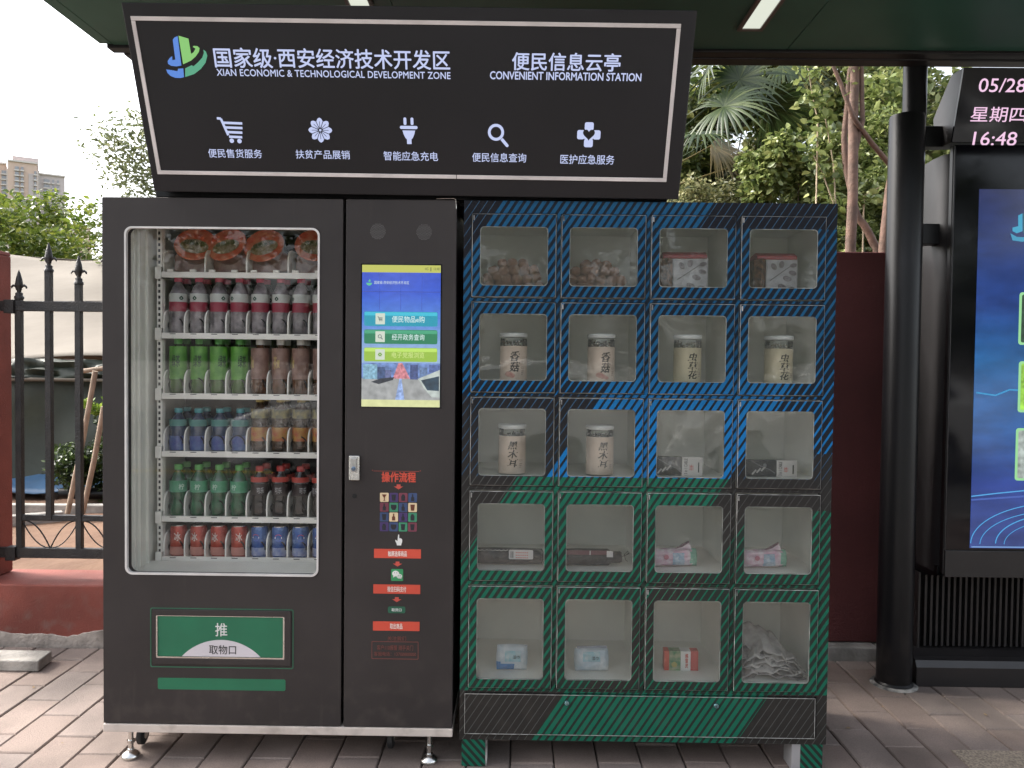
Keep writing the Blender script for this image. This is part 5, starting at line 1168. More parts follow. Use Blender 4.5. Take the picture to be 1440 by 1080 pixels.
# heap of crumpled newspaper / plastic sheets
m_news = mat('grey_newspaper', (.36, .34, .33), rough=.6, scale=30, vari=(.50, .48, .46)); m_news2 = mat('dark_folded_sheet', (.15, .14, .14), rough=.5, scale=40, vari=(.34, .32, .31))
t = thing('crumpled_paper_heap', 'heap of crumpled grey paper sheets filling the rightmost bottom locker', 'paper heap', (winc[3], .12, floors[4]+.001))
for k_ in range(9):
    rs = random.Random(50+k_); nx, ny = 22, 10; mb = MB(); vs = []; ph = [rs.uniform(0, 6) for _ in range(5)]; hh_ = .012+.009*k_; hw = .126-.004*max(0, k_-2)
    for j in range(ny+1):
        for i in range(nx+1):
            a, b_ = i/nx*2-1, j/ny
            zz = hh_*(1-.45*abs(a-.35*math.sin(ph[0]))**1.6)+.008*math.sin(4*a+ph[1]+2*b_)+.006*math.sin(9*a+ph[2]-5*b_)+.003*math.sin(19*a+ph[3])+b_*(.014+.006*k_)*(1-abs(a)**2)+rs.uniform(-.0015, .0015)
            vs.append((a*hw+.006*math.sin(5*b_+ph[4]), -.075+.012*math.sin(3*a+ph[2])+b_*.14+.004*k_, max(.002+.0015*k_, zz)))
    mb.v = vs; mb.f = [(j*(nx+1)+i, j*(nx+1)+i+1, (j+1)*(nx+1)+i+1, (j+1)*(nx+1)+i) for j in range(ny) for i in range(nx)]; mb.m = [0]*len(mb.f)
    o = obj('paper_sheet', mb, m_news if k_ % 3 else m_news2, t, smooth=35)
    sm = o.modifiers.new('thickness', 'SOLIDIFY'); sm.thickness = .0012

# ------------------------------------------------------------------ information kiosk on the right
KY = .72
ks = thing('information_kiosk', 'tall black information kiosk with a blue touch display and a lit date panel', 'kiosk', (3.26, KY, 0)); kx, ky = 3.26, KY
def kb_(name, x0, x1, y0, y1, z0, z1, m_, bv=.003, par=None): return obj(name, MB().box(x0-kx, x1-kx, y0-ky, y1-ky, z0, z1), m_, par or ks, bevel=bv)
m_kgrey = mat('grey_metallic_side', (.024, .023, .024), rough=.42, metal=.2, var=.1)
m_kdark = mat('charcoal_kiosk_paint', (.014, .0125, .013), rough=.38, var=.1)
kx0 = MX(1334, KY, 500); kr = 4.32; zg0, zg1 = .612, MZ(203, KY, 1400)
obj('kiosk_side_body', MB().prism_z([(kx0-kx+.004, .035), (kx0-kx-.010, .06), (kx0-kx-.014, .14), (kx0-kx-.004, .26), (kr-kx, .26), (kr-kx, .035)], .50, zg1-.03), m_kgrey, ks, smooth=50)
obj('kiosk_frame', MB().box(kx0-kx+.0, kr-kx, .004, .034, .50, zg1), m_kdark, ks, bevel=.004)
gl_ = obj('display_glass', MB().box(kx0-kx+.006, kr-kx-.006, -.004, .003, zg0, zg1-.004), m_screen_black, ks, bevel=.001)
obj('lower_sill', MB().box(kx0-kx+.004, kr-kx, -.006, .0035, .492, zg0-.004), m_kdark, ks, bevel=.002)
obj('side_trim', MB().box(kx0-kx+.001, kx0-kx+.005, -.005, .0, zg0, zg1-.01), m_kgrey, ks)
obj('tapered_foot', MB().prism_x([(.006, .495), (.15, .46), (.24, .46), (.24, .53), (.036, .53), (.034, .497)], kx0-kx-.008, kr-kx), m_black, ks)
gxl = MX(1298, .88, 870)
for k_ in range(40):
    x0_ = gxl+.0260*k_
    obj('grille_slat', MB().box(x0_-kx, x0_+.0105-kx, .150, .175, .135, .462), m_kdark, ks, bevel=.0015)
obj('grille_back', MB().box(gxl-kx+.0, kr-kx, .178, .19, .13, .465), m_blackgap, ks)
obj('grille_edge', MB().box(gxl-kx-.030, gxl-kx-.020, .148, .25, .12, .47), m_kdark, ks, bevel=.002)
obj('plinth', MB().prism_x([(.02, .0), (.02, .085), (.035, .112), (.06, .122), (.14, .128), (.24, .128), (.24, 0)], MX(1287, .75, 950)-kx, kr-kx), m_kdark, ks, bevel=.004)
# date panel leaning forward on top
ks_t = R(15); hz0 = zg1+.006
KM = Matrix.Translation((0, KY-.003, hz0)) @ Matrix.Rotation(ks_t, 4, 'X'); KI = KM.inverted()
def KP(u, v):
    d = KI.to_3x3() @ ray(u, v); c = KI @ CLOC; t = -c.y/d.y; return c.x+d.x*t, c.z+d.z*t
def k_xf(mb, shift=True):
    mb.v = [tuple((KM @ Vector(v)) - Vector((kx, ky, 0))) for v in mb.v]; return mb
kxl = KP(1342, 180)[0]; kh = KP(1400, 95)[1]
hd = obj('date_panel', k_xf(MB().box(kxl, kr, .0, .012, .0, kh)), m_screen_black, ks, bevel=.002)
obj('date_panel_box', k_xf(MB().prism_x([(.013, .0), (.013, kh), (.10, kh-.02), (.20, .10), (.14, -.03)], kxl+.003, kr)), m_kgrey, ks, bevel=.003)
m_pinkled = emit('pink_white_led', (248, 205, 236), 1.0)
def ktext(s_, bx_, **k_):
    (xa_, zt_), (xb_, zb_2) = KP(bx_[0], bx_[2]), KP(bx_[1], bx_[3])
    o = text('date_lettering', s_, (min(xa_, xb_), max(xa_, xb_), zb_2, zt_), -.0015, m_pinkled, ks, thick=0, **k_)
    for v in o.data.vertices: v.co = (KM @ v.co) - Vector((kx, ky, 0))
    o.data.update(); return o
ktext('05/28', (1378, 1441, 110, 130), bold=.004)
ktext('星期四', (1367, 1441, 150, 172), bold=.004)
ktext('16:48', (1370, 1428, 185, 205), bold=.004)
a_, b_ = KP(1438, 216), KP(1475, 184); mb = k_xf(MB().prism([(a_[0]-.003, a_[1]), (b_[0], a_[1]), (b_[0], b_[1]), (a_[0]+.006, b_[1])], -.0015, -.0005)); obj('cyan_weather_block', mb, emit('cyan_led', (60, 190, 205), 1, .3, 60), hd)
for z_, y0_ in ((2.41, 0), (1.985, 0)):                        # arms holding the kiosk to the column
    kb_('mounting_arm', 3.10, kx0+.01, .80, .86, z_-.045, z_+.045, m_black, .003)
# blue picture on the display
px0, px1 = MX(1371, KY-.006, 500), 4.22; pz0, pz1 = MZ(771, KY-.006, 1400), MZ(266, KY-.006, 1400)
m_kpic = ramp_emit('kiosk_blue_picture', [(0, (52, 76, 145)), (.18, (44, 68, 145)), (.34, (42, 94, 160)), (.52, (40, 104, 165)), (.68, (38, 70, 142)), (1, (34, 42, 90))], pz0, pz1, .30, (5, 1, 14), k=.86)
pc = obj('display_picture', MB().box(px0-kx, px1-kx, -.0055, -.0045, pz0, pz1), m_kpic, gl_)
def kpt(u, v): x, z = M(u, v, KY-.007); return x-kx, z
def kpoly(name, pts, c_, y, **k_): return obj(name, MB().prism([kpt(a, b_) for a, b_ in pts][::-1], y, y+.0004), bpy.data.materials.get(name+'_glow') or emit(name+'_glow', c_, **k_), pc)
def kline(name, pts, wpx, c_, y):
    mb = MB(); q = [kpt(a, b_) for a, b_ in pts]; stroke(mb, q, wpx*.0031, y, y+.0003); return obj(name, mb, bpy.data.materials.get(name+'_glow') or emit(name+'_glow', c_), pc)
kline('highway_print', [(1366, 698), (1400, 694), (1440, 690), (1500, 682)], 1.6, (75, 165, 225), -.0066)
kline('highway_faint', [(1366, 703), (1440, 698), (1500, 694)], 2.5, (62, 92, 175), -.0064)
cv = lambda cx_, cz_, a, b_, t0, t1: [(cx_+a*math.cos(R(t)), cz_-b_*math.sin(R(t))) for t in np.linspace(t0, t1, 16)]
kline('ring_road_print', cv(1490, 765, 125, 58, 100, 179), 1.2, (70, 165, 225), -.0066); kline('ring_road_print', cv(1490, 766, 112, 48, 100, 179), 1.0, (55, 130, 205), -.0068)
kline('ring_road_print', cv(1490, 765, 90, 42, 100, 179), 1.4, (60, 150, 215), -.0067); kline('ring_road_print', cv(1492, 766, 80, 34, 100, 179), .8, (55, 130, 205), -.0069)
kline('faint_skyline', [(1373, 552), (1400, 556), (1420, 548), (1500, 552)], 2, (48, 150, 205), -.0063)
kline('bottom_line', [(1366, 769), (1500, 770)], 1.6, (120, 160, 215), -.0072)
kpoly('kiosk_logo_blue', [(1432, 303), (1438, 300), (1438, 325), (1430, 328), (1424, 325), (1424, 320), (1432, 318)], (60, 160, 195), -.0066); kpoly('kiosk_logo_green', [(1440, 300), (1448, 303), (1450, 318), (1440, 328)], (70, 170, 130), -.0066)
kpoly('kiosk_logo_swoosh', [(1421, 328), (1430, 333), (1446, 334), (1452, 326), (1450, 336), (1438, 340), (1424, 338)], (60, 150, 185), -.0066)
def ktile(v0, v1, u0_, inner_c):
    (xa_, z1_), (xb_, z0_) = kpt(u0_, v0), kpt(1540, v1); o = obj('menu_tile', MB().prism(rrect(xa_, xb_, z0_, z1_, .012, 4), -.0074, -.0062), bpy.data.materials.get('menu_green') or emit('menu_green', (150, 215, 150)), pc)
    obj('menu_picture', MB().prism(rrect(xa_+.010, xb_-.010, z0_+.010, z1_-.010, .008, 4), -.0082, -.0076), emit('menu_pic_%d' % v0, inner_c, 1, .5, 40), o)
ktile(411, 486, 1434, (28, 60, 42)); ktile(508, 581, 1433, (150, 205, 70)); ktile(602, 677, 1429, (160, 170, 165))
# small sensor plate on the kiosk side
kb_('sensor_plate', kx0-.012, kx0-.008, .80, .84, .86, .97, m_kdark, .001)

# ------------------------------------------------------------------ beyond the wall: tent, bush, poles
m_canvas = mat('sunlit_pale_canvas', (.15, .128, .10), rough=.8, var=.1, scale=1.2, bump=.3, bscale=12); m_olive = mat('dark_green_tarpaulin', (.024, .033, .020), rough=.55, scale=3, vari=(.014, .020, .012), bump=.6, bscale=6)
tn_ = thing('canvas_tent', 'large canvas tent with pale roof and dark green sides behind the fence', 'tent', (-2.5, 4.3, .2))
def cloth(name, p00, p10, p01, p11, nx, ny, amp, m_, f=1.0, seed=0):
    rs = random.Random(seed); ph = [rs.uniform(0, 6) for _ in range(4)]; P = [Vector(q) for q in (p00, p10, p01, p11)]; nrm = (P[1]-P[0]).cross(P[2]-P[0]).normalized(); vs = []
    for j in range(ny+1):
        for i in range(nx+1):
            a, b_ = i/nx, j/ny; q = (P[0]*(1-a)+P[1]*a)*(1-b_)+(P[2]*(1-a)+P[3]*a)*b_
            w__ = amp*(math.sin(f*(9*a+3*b_)+ph[0])+.7*math.sin(f*(23*a-4*b_)+ph[1])+.5*math.sin(f*(6*b_+15*a)+ph[2])+.5*math.sin(f*41*a+ph[3]+5*b_))
            vs.append(q+nrm*w__)
    return MB().add(vs, [(j*(nx+1)+i, j*(nx+1)+i+1, (j+1)*(nx+1)+i+1, (j+1)*(nx+1)+i) for j in range(ny) for i in range(nx)])
tl = lambda p_: (p_[0]+2.5, p_[1]-4.3, p_[2]-.2)
def cl(name, a, b_, c_, d, nx, ny, amp, m_, f=1, seed=0): 
    mb = cloth(name, tl(a), tl(b_), tl(c_), tl(d), nx, ny, amp, m_, f, seed); o = obj(name, mb, m_, tn_, smooth=70); s_ = o.modifiers.new('thickness', 'SOLIDIFY'); s_.thickness = .006; return o
ez = 1.375
cl('roof', (-9, 4.2, ez+.02), (1.5, 4.2, ez+.02), (-9, 7.6, 2.90), (1.5, 7.6, 2.42), 160, 30, .022, m_canvas, 1.0, 1)
cl('rear_roof', (-9, 7.6, 2.90), (1.5, 7.6, 2.42), (-9, 11, ez), (1.5, 11, ez), 30, 6, .01, m_canvas, 1, 5)
cl('valance', (-9, 4.17, ez+.015), (1.5, 4.17, ez+.015), (-9, 4.12, ez-.17), (1.5, 4.12, ez-.15), 260, 5, .028, m_olive, 6, 2)
cl('side_wall', (-9, 4.32, ez-.03), (1.5, 4.32, ez-.03), (-9, 4.1, .22), (1.5, 4.1, .22), 110, 14, .035, m_olive, 1.6, 3)
cl('valance_hem', (-9, 4.105, ez-.165), (1.5, 4.105, ez-.145), (-9, 4.10, ez-.19), (1.5, 4.10, ez-.17), 120, 1, .008, m_canvas, 3, 4)
cl('rear_wall', (-9, 10.9, ez), (1.5, 10.9, ez), (-9, 11, .2), (1.5, 11, .2), 20, 4, .01, m_olive, 1, 7)
o = obj('guy_rope', MB().tube([(x+2.5, 4.12-4.3, ez+.36-.05*math.sin((x+6)/5*3)) for x in np.linspace(-6, -.2, 16)], .004, 5), m_black, tn_)
bt = obj('blue_groundsheet', cloth('g', (-6, 3.8, .255), (-2.0, 3.9, .27), (-6, 4.25, .34), (-2.0, 4.25, .36), 30, 4, .02, None), mat('blue_tarpaulin', (.05, .12, .22), rough=.45, scale=5), smooth=60); tag(bt, 'blue tarpaulin edge lying along the foot of the green tent', 'tarpaulin'); bt.modifiers.new('thickness', 'SOLIDIFY').thickness = .01
pr_ = obj('drain_pipe', MB().tube([(-2.28, 3.62, .30), (-1.3, 3.66, .30)], .045, 14), m_black, smooth=50); tag(pr_, 'short black pipe lying in front of the blue tarpaulin', 'pipe')
for k_, (x0_, y0_, x1_, y1_, ds) in enumerate(((-3.2, 2.1, -1.9, 3.0, 'pale concrete edging strip nearest the fence'), (-4.2, 3.2, -1.2, 3.3, 'pale concrete edging strip beside the blue tarpaulin'))):
    a = math.atan2(y1_-y0_, x1_-x0_); l_ = math.hypot(x1_-x0_, y1_-y0_); o = obj('edging_strip', MB().box(0, l_, -.04, .04, 0, .09), m_concrete, bevel=.008); o.location = (x0_, y0_, .19); o.rotation_euler = (0, 0, a); tag(o, ds, 'kerb')
m_wood = mat('bare_wooden_pole', (.36, .27, .20), rough=.8, scale=12, vari=(.24, .18, .13), bump=.3)
def pole(p0, p1, r_, ds): o = obj('wooden_pole', MB().tube([p0, [(a+b_)/2+.006 for a, b_ in zip(p0, p1)], p1], r_, 10), m_wood, smooth=50); tag(o, ds, 'pole'); return o
def at3(u, v, Y): x, z = M(u, v, Y); return (x, Y, z)
pole(at3(95, 722, 3.1), at3(134, 522, 3.1), .019, 'wooden prop leaning to the right behind the bush branches')
pole(at3(116, 722, 3.0), at3(146, 572, 3.0), .019, 'wooden prop leaning nearest the vending machine')
pole(at3(108, 523, 3.15), at3(175, 516, 3.15), .018, 'wooden crossbar resting on the leaning props')

# ------------------------------------------------------------------ vegetation
def leaf_mesh(name, pts, size, mt, parent, droop=.3, aspect=.45, seed=0, up=.35):
    rs = np.random.default_rng(seed); n = len(pts); P = np.asarray(pts)
    d = rs.normal(size=(n, 3)); d[:, 2] = d[:, 2]*.6-droop; d /= np.linalg.norm(d, axis=1)[:, None]
    nrm = rs.normal(size=(n, 3)); nrm[:, 2] = np.abs(nrm[:, 2])+up; s = np.cross(d, nrm); s /= np.linalg.norm(s, axis=1)[:, None]
    nn = np.cross(s, d)
    L_ = size*rs.uniform(.65, 1.3, n)[:, None]; W_ = L_*aspect
    v = np.empty((n, 6, 3)); v[:, 0] = P; v[:, 1] = P+d*L_*.4+s*W_*.5+nn*W_*.12; v[:, 2] = P+d*L_*.75+s*W_*.36+nn*W_*.1; v[:, 3] = P+d*L_-nn*W_*.1; v[:, 4] = P+d*L_*.75-s*W_*.36+nn*W_*.1; v[:, 5] = P+d*L_*.4-s*W_*.5+nn*W_*.12
    me = bpy.data.meshes.new(name); me.vertices.add(n*6); me.vertices.foreach_set('co', v.astype('f').ravel())
    idx = np.arange(n)[:, None]*6; q = np.concatenate([idx+np.array([[0, 1, 2, 3]]), idx+np.array([[0, 3, 4, 5]])], 1).ravel()
    me.loops.add(n*8); me.loops.foreach_set('vertex_index', q.astype('i')); me.polygons.add(n*2); me.polygons.foreach_set('loop_start', (np.arange(n*2)*4).astype('i'))
    me.update(calc_edges=True); me.materials.append(mt); o = bpy.data.objects.new(name, me); COL.objects.link(o)
    if parent: o.parent = parent
    return o
def clump_pts(n, centre, rad, nclump, cr, seed):
    """points gathered in uneven clumps through an ellipsoid, denser to its skin, with gaps between"""
    rs = np.random.default_rng(seed); c = rs.normal(size=(nclump, 3)); c /= np.linalg.norm(c, axis=1)[:, None]; c *= rs.uniform(.35, 1.0, nclump)[:, None]**.6
    k = rs.integers(0, nclump, n); d = rs.normal(size=(n, 3)); d /= np.linalg.norm(d, axis=1)[:, None]; d *= rs.uniform(0, 1, n)[:, None]**.45
    return np.asarray(centre)+c[k]*np.asarray(rad)+d*cr*rs.uniform(.6, 1.2, nclump)[k][:, None]
lm_yel = leafmat('sunny_tree_leaf', (.06, .10, .015), (.14, .19, .03), (.26, .28, .05), .4)
lm_oliv = leafmat('olive_leaf', (0.055, 0.068, 0.024), (0.200, 0.213, 0.092), (0.491, 0.461, 0.246), .3)
lm_dry = leafmat('mixed_yellow_leaf', (0.082, 0.077, 0.031), (0.273, 0.248, 0.108), (0.550, 0.495, 0.231), .3)
lm_green = leafmat('broad_green_leaf', (0.055, 0.085, 0.022), (0.182, 0.231, 0.069), (0.364, 0.393, 0.154), .35)
lm_pale = leafmat('pale_hazy_leaf', (.10, .12, .05), (.20, .23, .11), (.30, .31, .18), .35)
lm_bush = leafmat('dark_bush_leaf', (.015, .03, .010), (.035, .055, .018), (.09, .15, .03), .25)
m_bark = mat('grey_brown_bark', (.12, .085, .06), rough=.9, scale=14, vari=(.06, .045, .035), bump=.8); m_bark2 = mat('reddish_smooth_bark', (.155, .088, .062), rough=.75, scale=18, vari=(.09, .055, .04), bump=.5, bscale=60)
m_twig = mat('pale_twig', (.40, .32, .22), rough=.8)
def branch(name, pts, r0_, r1_, parent, mt, seg=10):
    n = len(pts); P = []
    for i in range(len(pts)-1):
        a, b_ = Vector(pts[i]), Vector(pts[i+1])
        for k_ in range(4): P.append(a.lerp(b_, k_/4)+Vector((random.uniform(-1, 1), random.uniform(-1, 1), 0))*r0_*.12)
    P.append(Vector(pts[-1])); rr_ = [r0_+(r1_-r0_)*i/(len(P)-1) for i in range(len(P))]
    return obj(name, MB().tube(P, rr_, seg), mt, parent, smooth=60)
def tree(x, y, h, w_, n, leaf, label, seed, mt=lm_yel, cr=.5, nc=38, trunk=.12, base=.2, low=.35, cat='tree', group=None, name='leafy_tree', asp=.5):
    t = thing(name, label, cat, (x, y, base), group=group); rs = random.Random(seed)
    branch('trunk', [(0, 0, -.1), (rs.uniform(-.1, .1), 0, h*.3), (rs.uniform(-.2, .2), rs.uniform(-.2, .2), h*.7)], trunk, trunk*.4, t, m_bark)
    for k_ in range(5):
        a = rs.uniform(0, 6.28); branch('limb', [(0, 0, h*(.25+.08*k_)), (math.cos(a)*w_*.3, math.sin(a)*w_*.3, h*(.5+.07*k_)), (math.cos(a)*w_*.45, math.sin(a)*w_*.45, h*(.62+.07*k_))], trunk*.4, trunk*.08, t, m_bark, 6)
    leaf_mesh('crown', clump_pts(n, (0, 0, h*(low+1)/2), (w_/2, w_/2, h*(1-low)/2), nc, cr, seed), leaf, mt, t, seed=seed, aspect=asp)
    return t
# row of sunny trees beyond the tent (left)
G1 = None
tree(-10.6, 15.5, 4.9, 5.2, 15000, .15, 'bushy yellow green tree at the far left behind the tent', 3, lm_yel, .62, 46)
tree(-7.0, 14.2, 4.15, 4.2, 14000, .14, 'bushy green tree in the middle behind the tent roof', 4, lm_yel, .55, 42)
tree(-4.9, 16.5, 4.2, 3.6, 11000, .14, 'loose yellow green tree behind the tent nearest the vending machine', 5, lm_green, .5, 34)
tree(-14.5, 16, 4.8, 5.5, 7000, .16, 'wide tree behind the tent past the left pillar', 6, lm_yel, .6, 40)
tree(-1.5, 17.5, 4.4, 4.6, 8000, .15, 'tree hidden mostly behind the vending machine', 8, lm_green, .55, 36)
# airy tree showing between the far building and the sign
t = thing('airy_tree', 'thin airy tree with sparse olive leaves showing left of the sign', 'tree', (-2.95, 7.4, .2))
branch('trunk', [(.6, .2, -.1), (.5, 0, 1.6), (.25, 0, 2.8), (-.05, 0, 3.9)], .06, .018, t, m_bark)
tw = []
for k_, (a, b_) in enumerate((((.3, 0, 2.4), (-.75, .0, 3.05)), ((.2, 0, 2.8), (-.9, .1, 3.75)), ((.05, 0, 3.3), (-.85, -.1, 4.05)), ((.3, 0, 2.5), (.9, 0, 3.5)), ((0, 0, 3.6), (-.4, 0, 4.25)), ((.15, 0, 3.0), (-.3, .2, 2.85)))):
    branch('limb', [a, tuple((p_+q)/2+random.uniform(-.06, .1) for p_, q in zip(a, b_)), b_], .014, .004, t, m_bark, 6)
    for s_ in np.linspace(.3, 1.05, 9):
        base_ = np.array(a)+(np.array(b_)-np.array(a))*s_; tw.append(base_+RNG.normal(size=(95, 3))*(.14, .14, .12))
tw.append(np.array((-.15, 0, 2.62))+RNG.normal(size=(1500, 3))*(.42, .2, .14)); tw.append(np.array((.6, 0, 3.0))+RNG.normal(size=(900, 3))*(.4, .3, .4))
leaf_mesh('crown', np.concatenate(tw), .075, lm_pale, t, seed=9, aspect=.4)
# pointed bush beside the props
t = thing('evergreen_bush', 'dark leafy bush with bright green tips behind the wooden props', 'bush', (-1.98, 3.75, .2))
branch('stem', [(0, 0, -.05), (.02, 0, .5)], .03, .01, t, m_bark)
leaf_mesh('crown', clump_pts(9000, (0, 0, .40), (.36, .30, .36), 26, .15, 12), .045, lm_bush, t, seed=12)
leaf_mesh('bright_tips', clump_pts(1500, (.02, 0, .80), (.33, .25, .035), 14, .05, 13), .045, leafmat('bright_tip_leaf', (.10, .17, .02), (.20, .30, .04), (.30, .40, .07), .4), t, seed=13, droop=-.6)

# right-hand thicket behind the tall red wall ------------------------------
def blobs(name, label, cat, base_, centre, rad, n, leaf, mt, seed, nc=30, cr=.2, asp=.5, stems=6, group=None, droop=.3):
    t = thing(name, label, cat, base_, group=group); c = np.array(centre)-np.array(base_)
    for k_ in range(stems):
        rs = random.Random(seed*7+k_); a = (rs.uniform(-.2, .2), rs.uniform(-.1, .1), 0); b_ = (c[0]+rs.uniform(-1, 1)*rad[0]*.8, c[1]+rs.uniform(-.5, .5)*rad[1], c[2]+rs.uniform(-.3, .8)*rad[2])
        branch('stem', [a, tuple((p_+q)/2+rs.uniform(-.08, .08) for p_, q in zip(a, b_)), b_], .018, .005, t, m_bark, 6)
    leaf_mesh('crown', clump_pts(n, c, rad, nc, cr, seed), leaf, mt, t, seed=seed, aspect=asp, droop=droop)
    return t
g0 = .2
blobs('thicket_shrub', 'olive leaved shrub just behind the top of the sign', 'shrub', (2.25, 3.6, g0), (2.35, 3.6, 1.85), (.75, .45, .70), 34000, .042, lm_dry, 21, 60, .15)
blobs('thicket_shrub', 'dense pale green shrub above the middle of the lockers', 'shrub', (2.95, 3.7, g0), (2.95, 3.7, 2.10), (.60, .45, .80), 36000, .042, lm_oliv, 22, 60, .16)
blobs('thicket_shrub', 'broad leaved shrub beside the pale slender trunks', 'shrub', (3.55, 3.3, g0), (3.50, 3.4, 2.35), (.45, .35, .95), 22000, .054, lm_green, 23, 46, .16, .6)
blobs('thicket_shrub', 'dark shrub growing behind the round column', 'shrub', (4.15, 3.8, g0), (4.15, 3.8, 2.3), (.6, .4, 1.2), 22000, .054, lm_green, 24, 50, .18)
blobs('background_tree', 'tall shady tree filling the gap behind the thicket', 'tree', (3.2, 6.2, g0), (3.8, 6.2, 3.4), (1.9, .6, 2.2), 42000, .10, leafmat('shady_leaf', (0.036, 0.060, 0.015), (0.109, 0.145, 0.039), (0.309, 0.307, 0.092), .35), 25, 60, .34, .5)
blobs('background_tree', 'dry yellowish tree behind the palm leaves', 'tree', (1.9, 5.8, g0), (2.25, 5.8, 2.2), (1.1, .5, .85), 20000, .075, lm_dry, 26, 50, .26, .5)
blobs('background_tree', 'leafy tree behind the kiosk', 'tree', (5.4, 5.5, g0), (5.5, 5.5, 2.9), (1.2, .6, 2.2), 18000, .10, lm_green, 27, 40, .3, .5)
blobs('thicket_shrub', 'low pale shrub between the sign and the trunks', 'shrub', (2.6, 4.6, g0), (2.75, 4.6, 1.9), (1.1, .4, .45), 30000, .044, lm_dry, 28, 60, .16)
blobs('thicket_shrub', 'yellowish shrub low behind the locker top', 'shrub', (2.1, 4.9, g0), (2.3, 4.9, 1.8), (.8, .4, .55), 18000, .05, lm_dry, 29, 40, .18)
blobs('background_tree', 'pale green tree high behind the slender trunks', 'tree', (4.6, 7.4, g0), (4.8, 7.4, 4.0), (3.0, .6, 2.9), 46000, .11, lm_oliv, 30, 80, .4, .5)
def trunkthing(label, segs, r_, name='slender_tree'):
    x0_, y0_, z0_ = segs[0][0][0]; t = thing(name, label, 'tree', (x0_, y0_, g0))
    for k_, (pts, ra, rb) in enumerate(segs): branch('trunk' if k_ == 0 else 'limb', [(p_[0]-x0_, p_[1]-y0_, p_[2]-g0) for p_ in pts], ra, rb, t, m_bark2, 12)
    return t
TY = 2.5
def T(u, v, Y=TY): return at3(u, v, Y)
a0_ = T(1199, 348); bot = (a0_[0]-.02, TY, g0)
t1 = trunkthing('slender pinkish trunk straight up behind the tall red wall', [([bot, T(1197, 340), T(1200, 200), T(1203, 95), T(1207, 40)], .036, .026), ([T(1200, 225), T(1213, 170), T(1211, 60)], .018, .013)], .03)
t1c = leaf_mesh('leaves', np.concatenate([np.array(T(1205, 60))-np.array(bot)+RNG.normal(size=(500, 3))*(.3, .2, .12)]), .055, lm_green, t1, seed=31)
bot = (T(1236, 348)[0], TY+.1, g0)
trunkthing('slender trunk leaning right towards the round column', [([bot, T(1243, 345, TY+.1), T(1252, 265, TY+.1), T(1262, 200, TY+.1), T(1290, 100, TY+.1), T(1300, 40, TY+.1)], .034, .022), ([T(1247, 300, TY+.1), T(1258, 240, TY+.1), T(1225, 200, TY+.02), T(1200, 165, TY-.06), T(1183, 120, TY-.06), T(1170, 90, TY-.06), T(1160, 40, TY-.06)], .020, .010)], .03)
bot = (T(1240, 355)[0]+.1, TY+.25, g0)
trunkthing('thin trunk leaning left behind the red wall top', [([bot, T(1233, 350, TY+.25), T(1217, 320, TY+.25), T(1204, 300, TY+.25), T(1190, 240, TY+.25), T(1188, 190, TY+.25), T(1196, 95, TY+.25), T(1200, 40, TY+.25)], .030, .016)], .02)
for k_, (p_, ds) in enumerate((([(1175, 290), (1172, 230), (1163, 180), (1158, 150)], 'thin pale shoot beside the slender trunks'), ([(1172, 285), (1155, 240), (1140, 210)], 'thin pale shoot arching left of the trunks'), ([(1215, 275), (1240, 262), (1250, 255)], 'thin pale shoot between the trunks'), ([(1150, 170), (1142, 130), (1135, 90)], 'thin pale hanging vine stem'))):
    pts = [T(u_, v_, 2.9) for u_, v_ in p_]; x0_, y0_, z0_ = pts[0]; t = thing('thin_sapling', ds, 'sapling', (x0_, y0_, g0)); branch('stem', [(0, 0, 0)]+[(q[0]-x0_, q[1]-y0_, q[2]-g0) for q in pts], .007, .003, t, m_twig, 6)
    leaf_mesh('leaves', np.concatenate([np.array(q)-np.array((x0_, y0_, g0))+RNG.normal(size=(26, 3))*(.05, .05, .06) for q in pts]), .07, lm_green, t, seed=40+k_, aspect=.6)
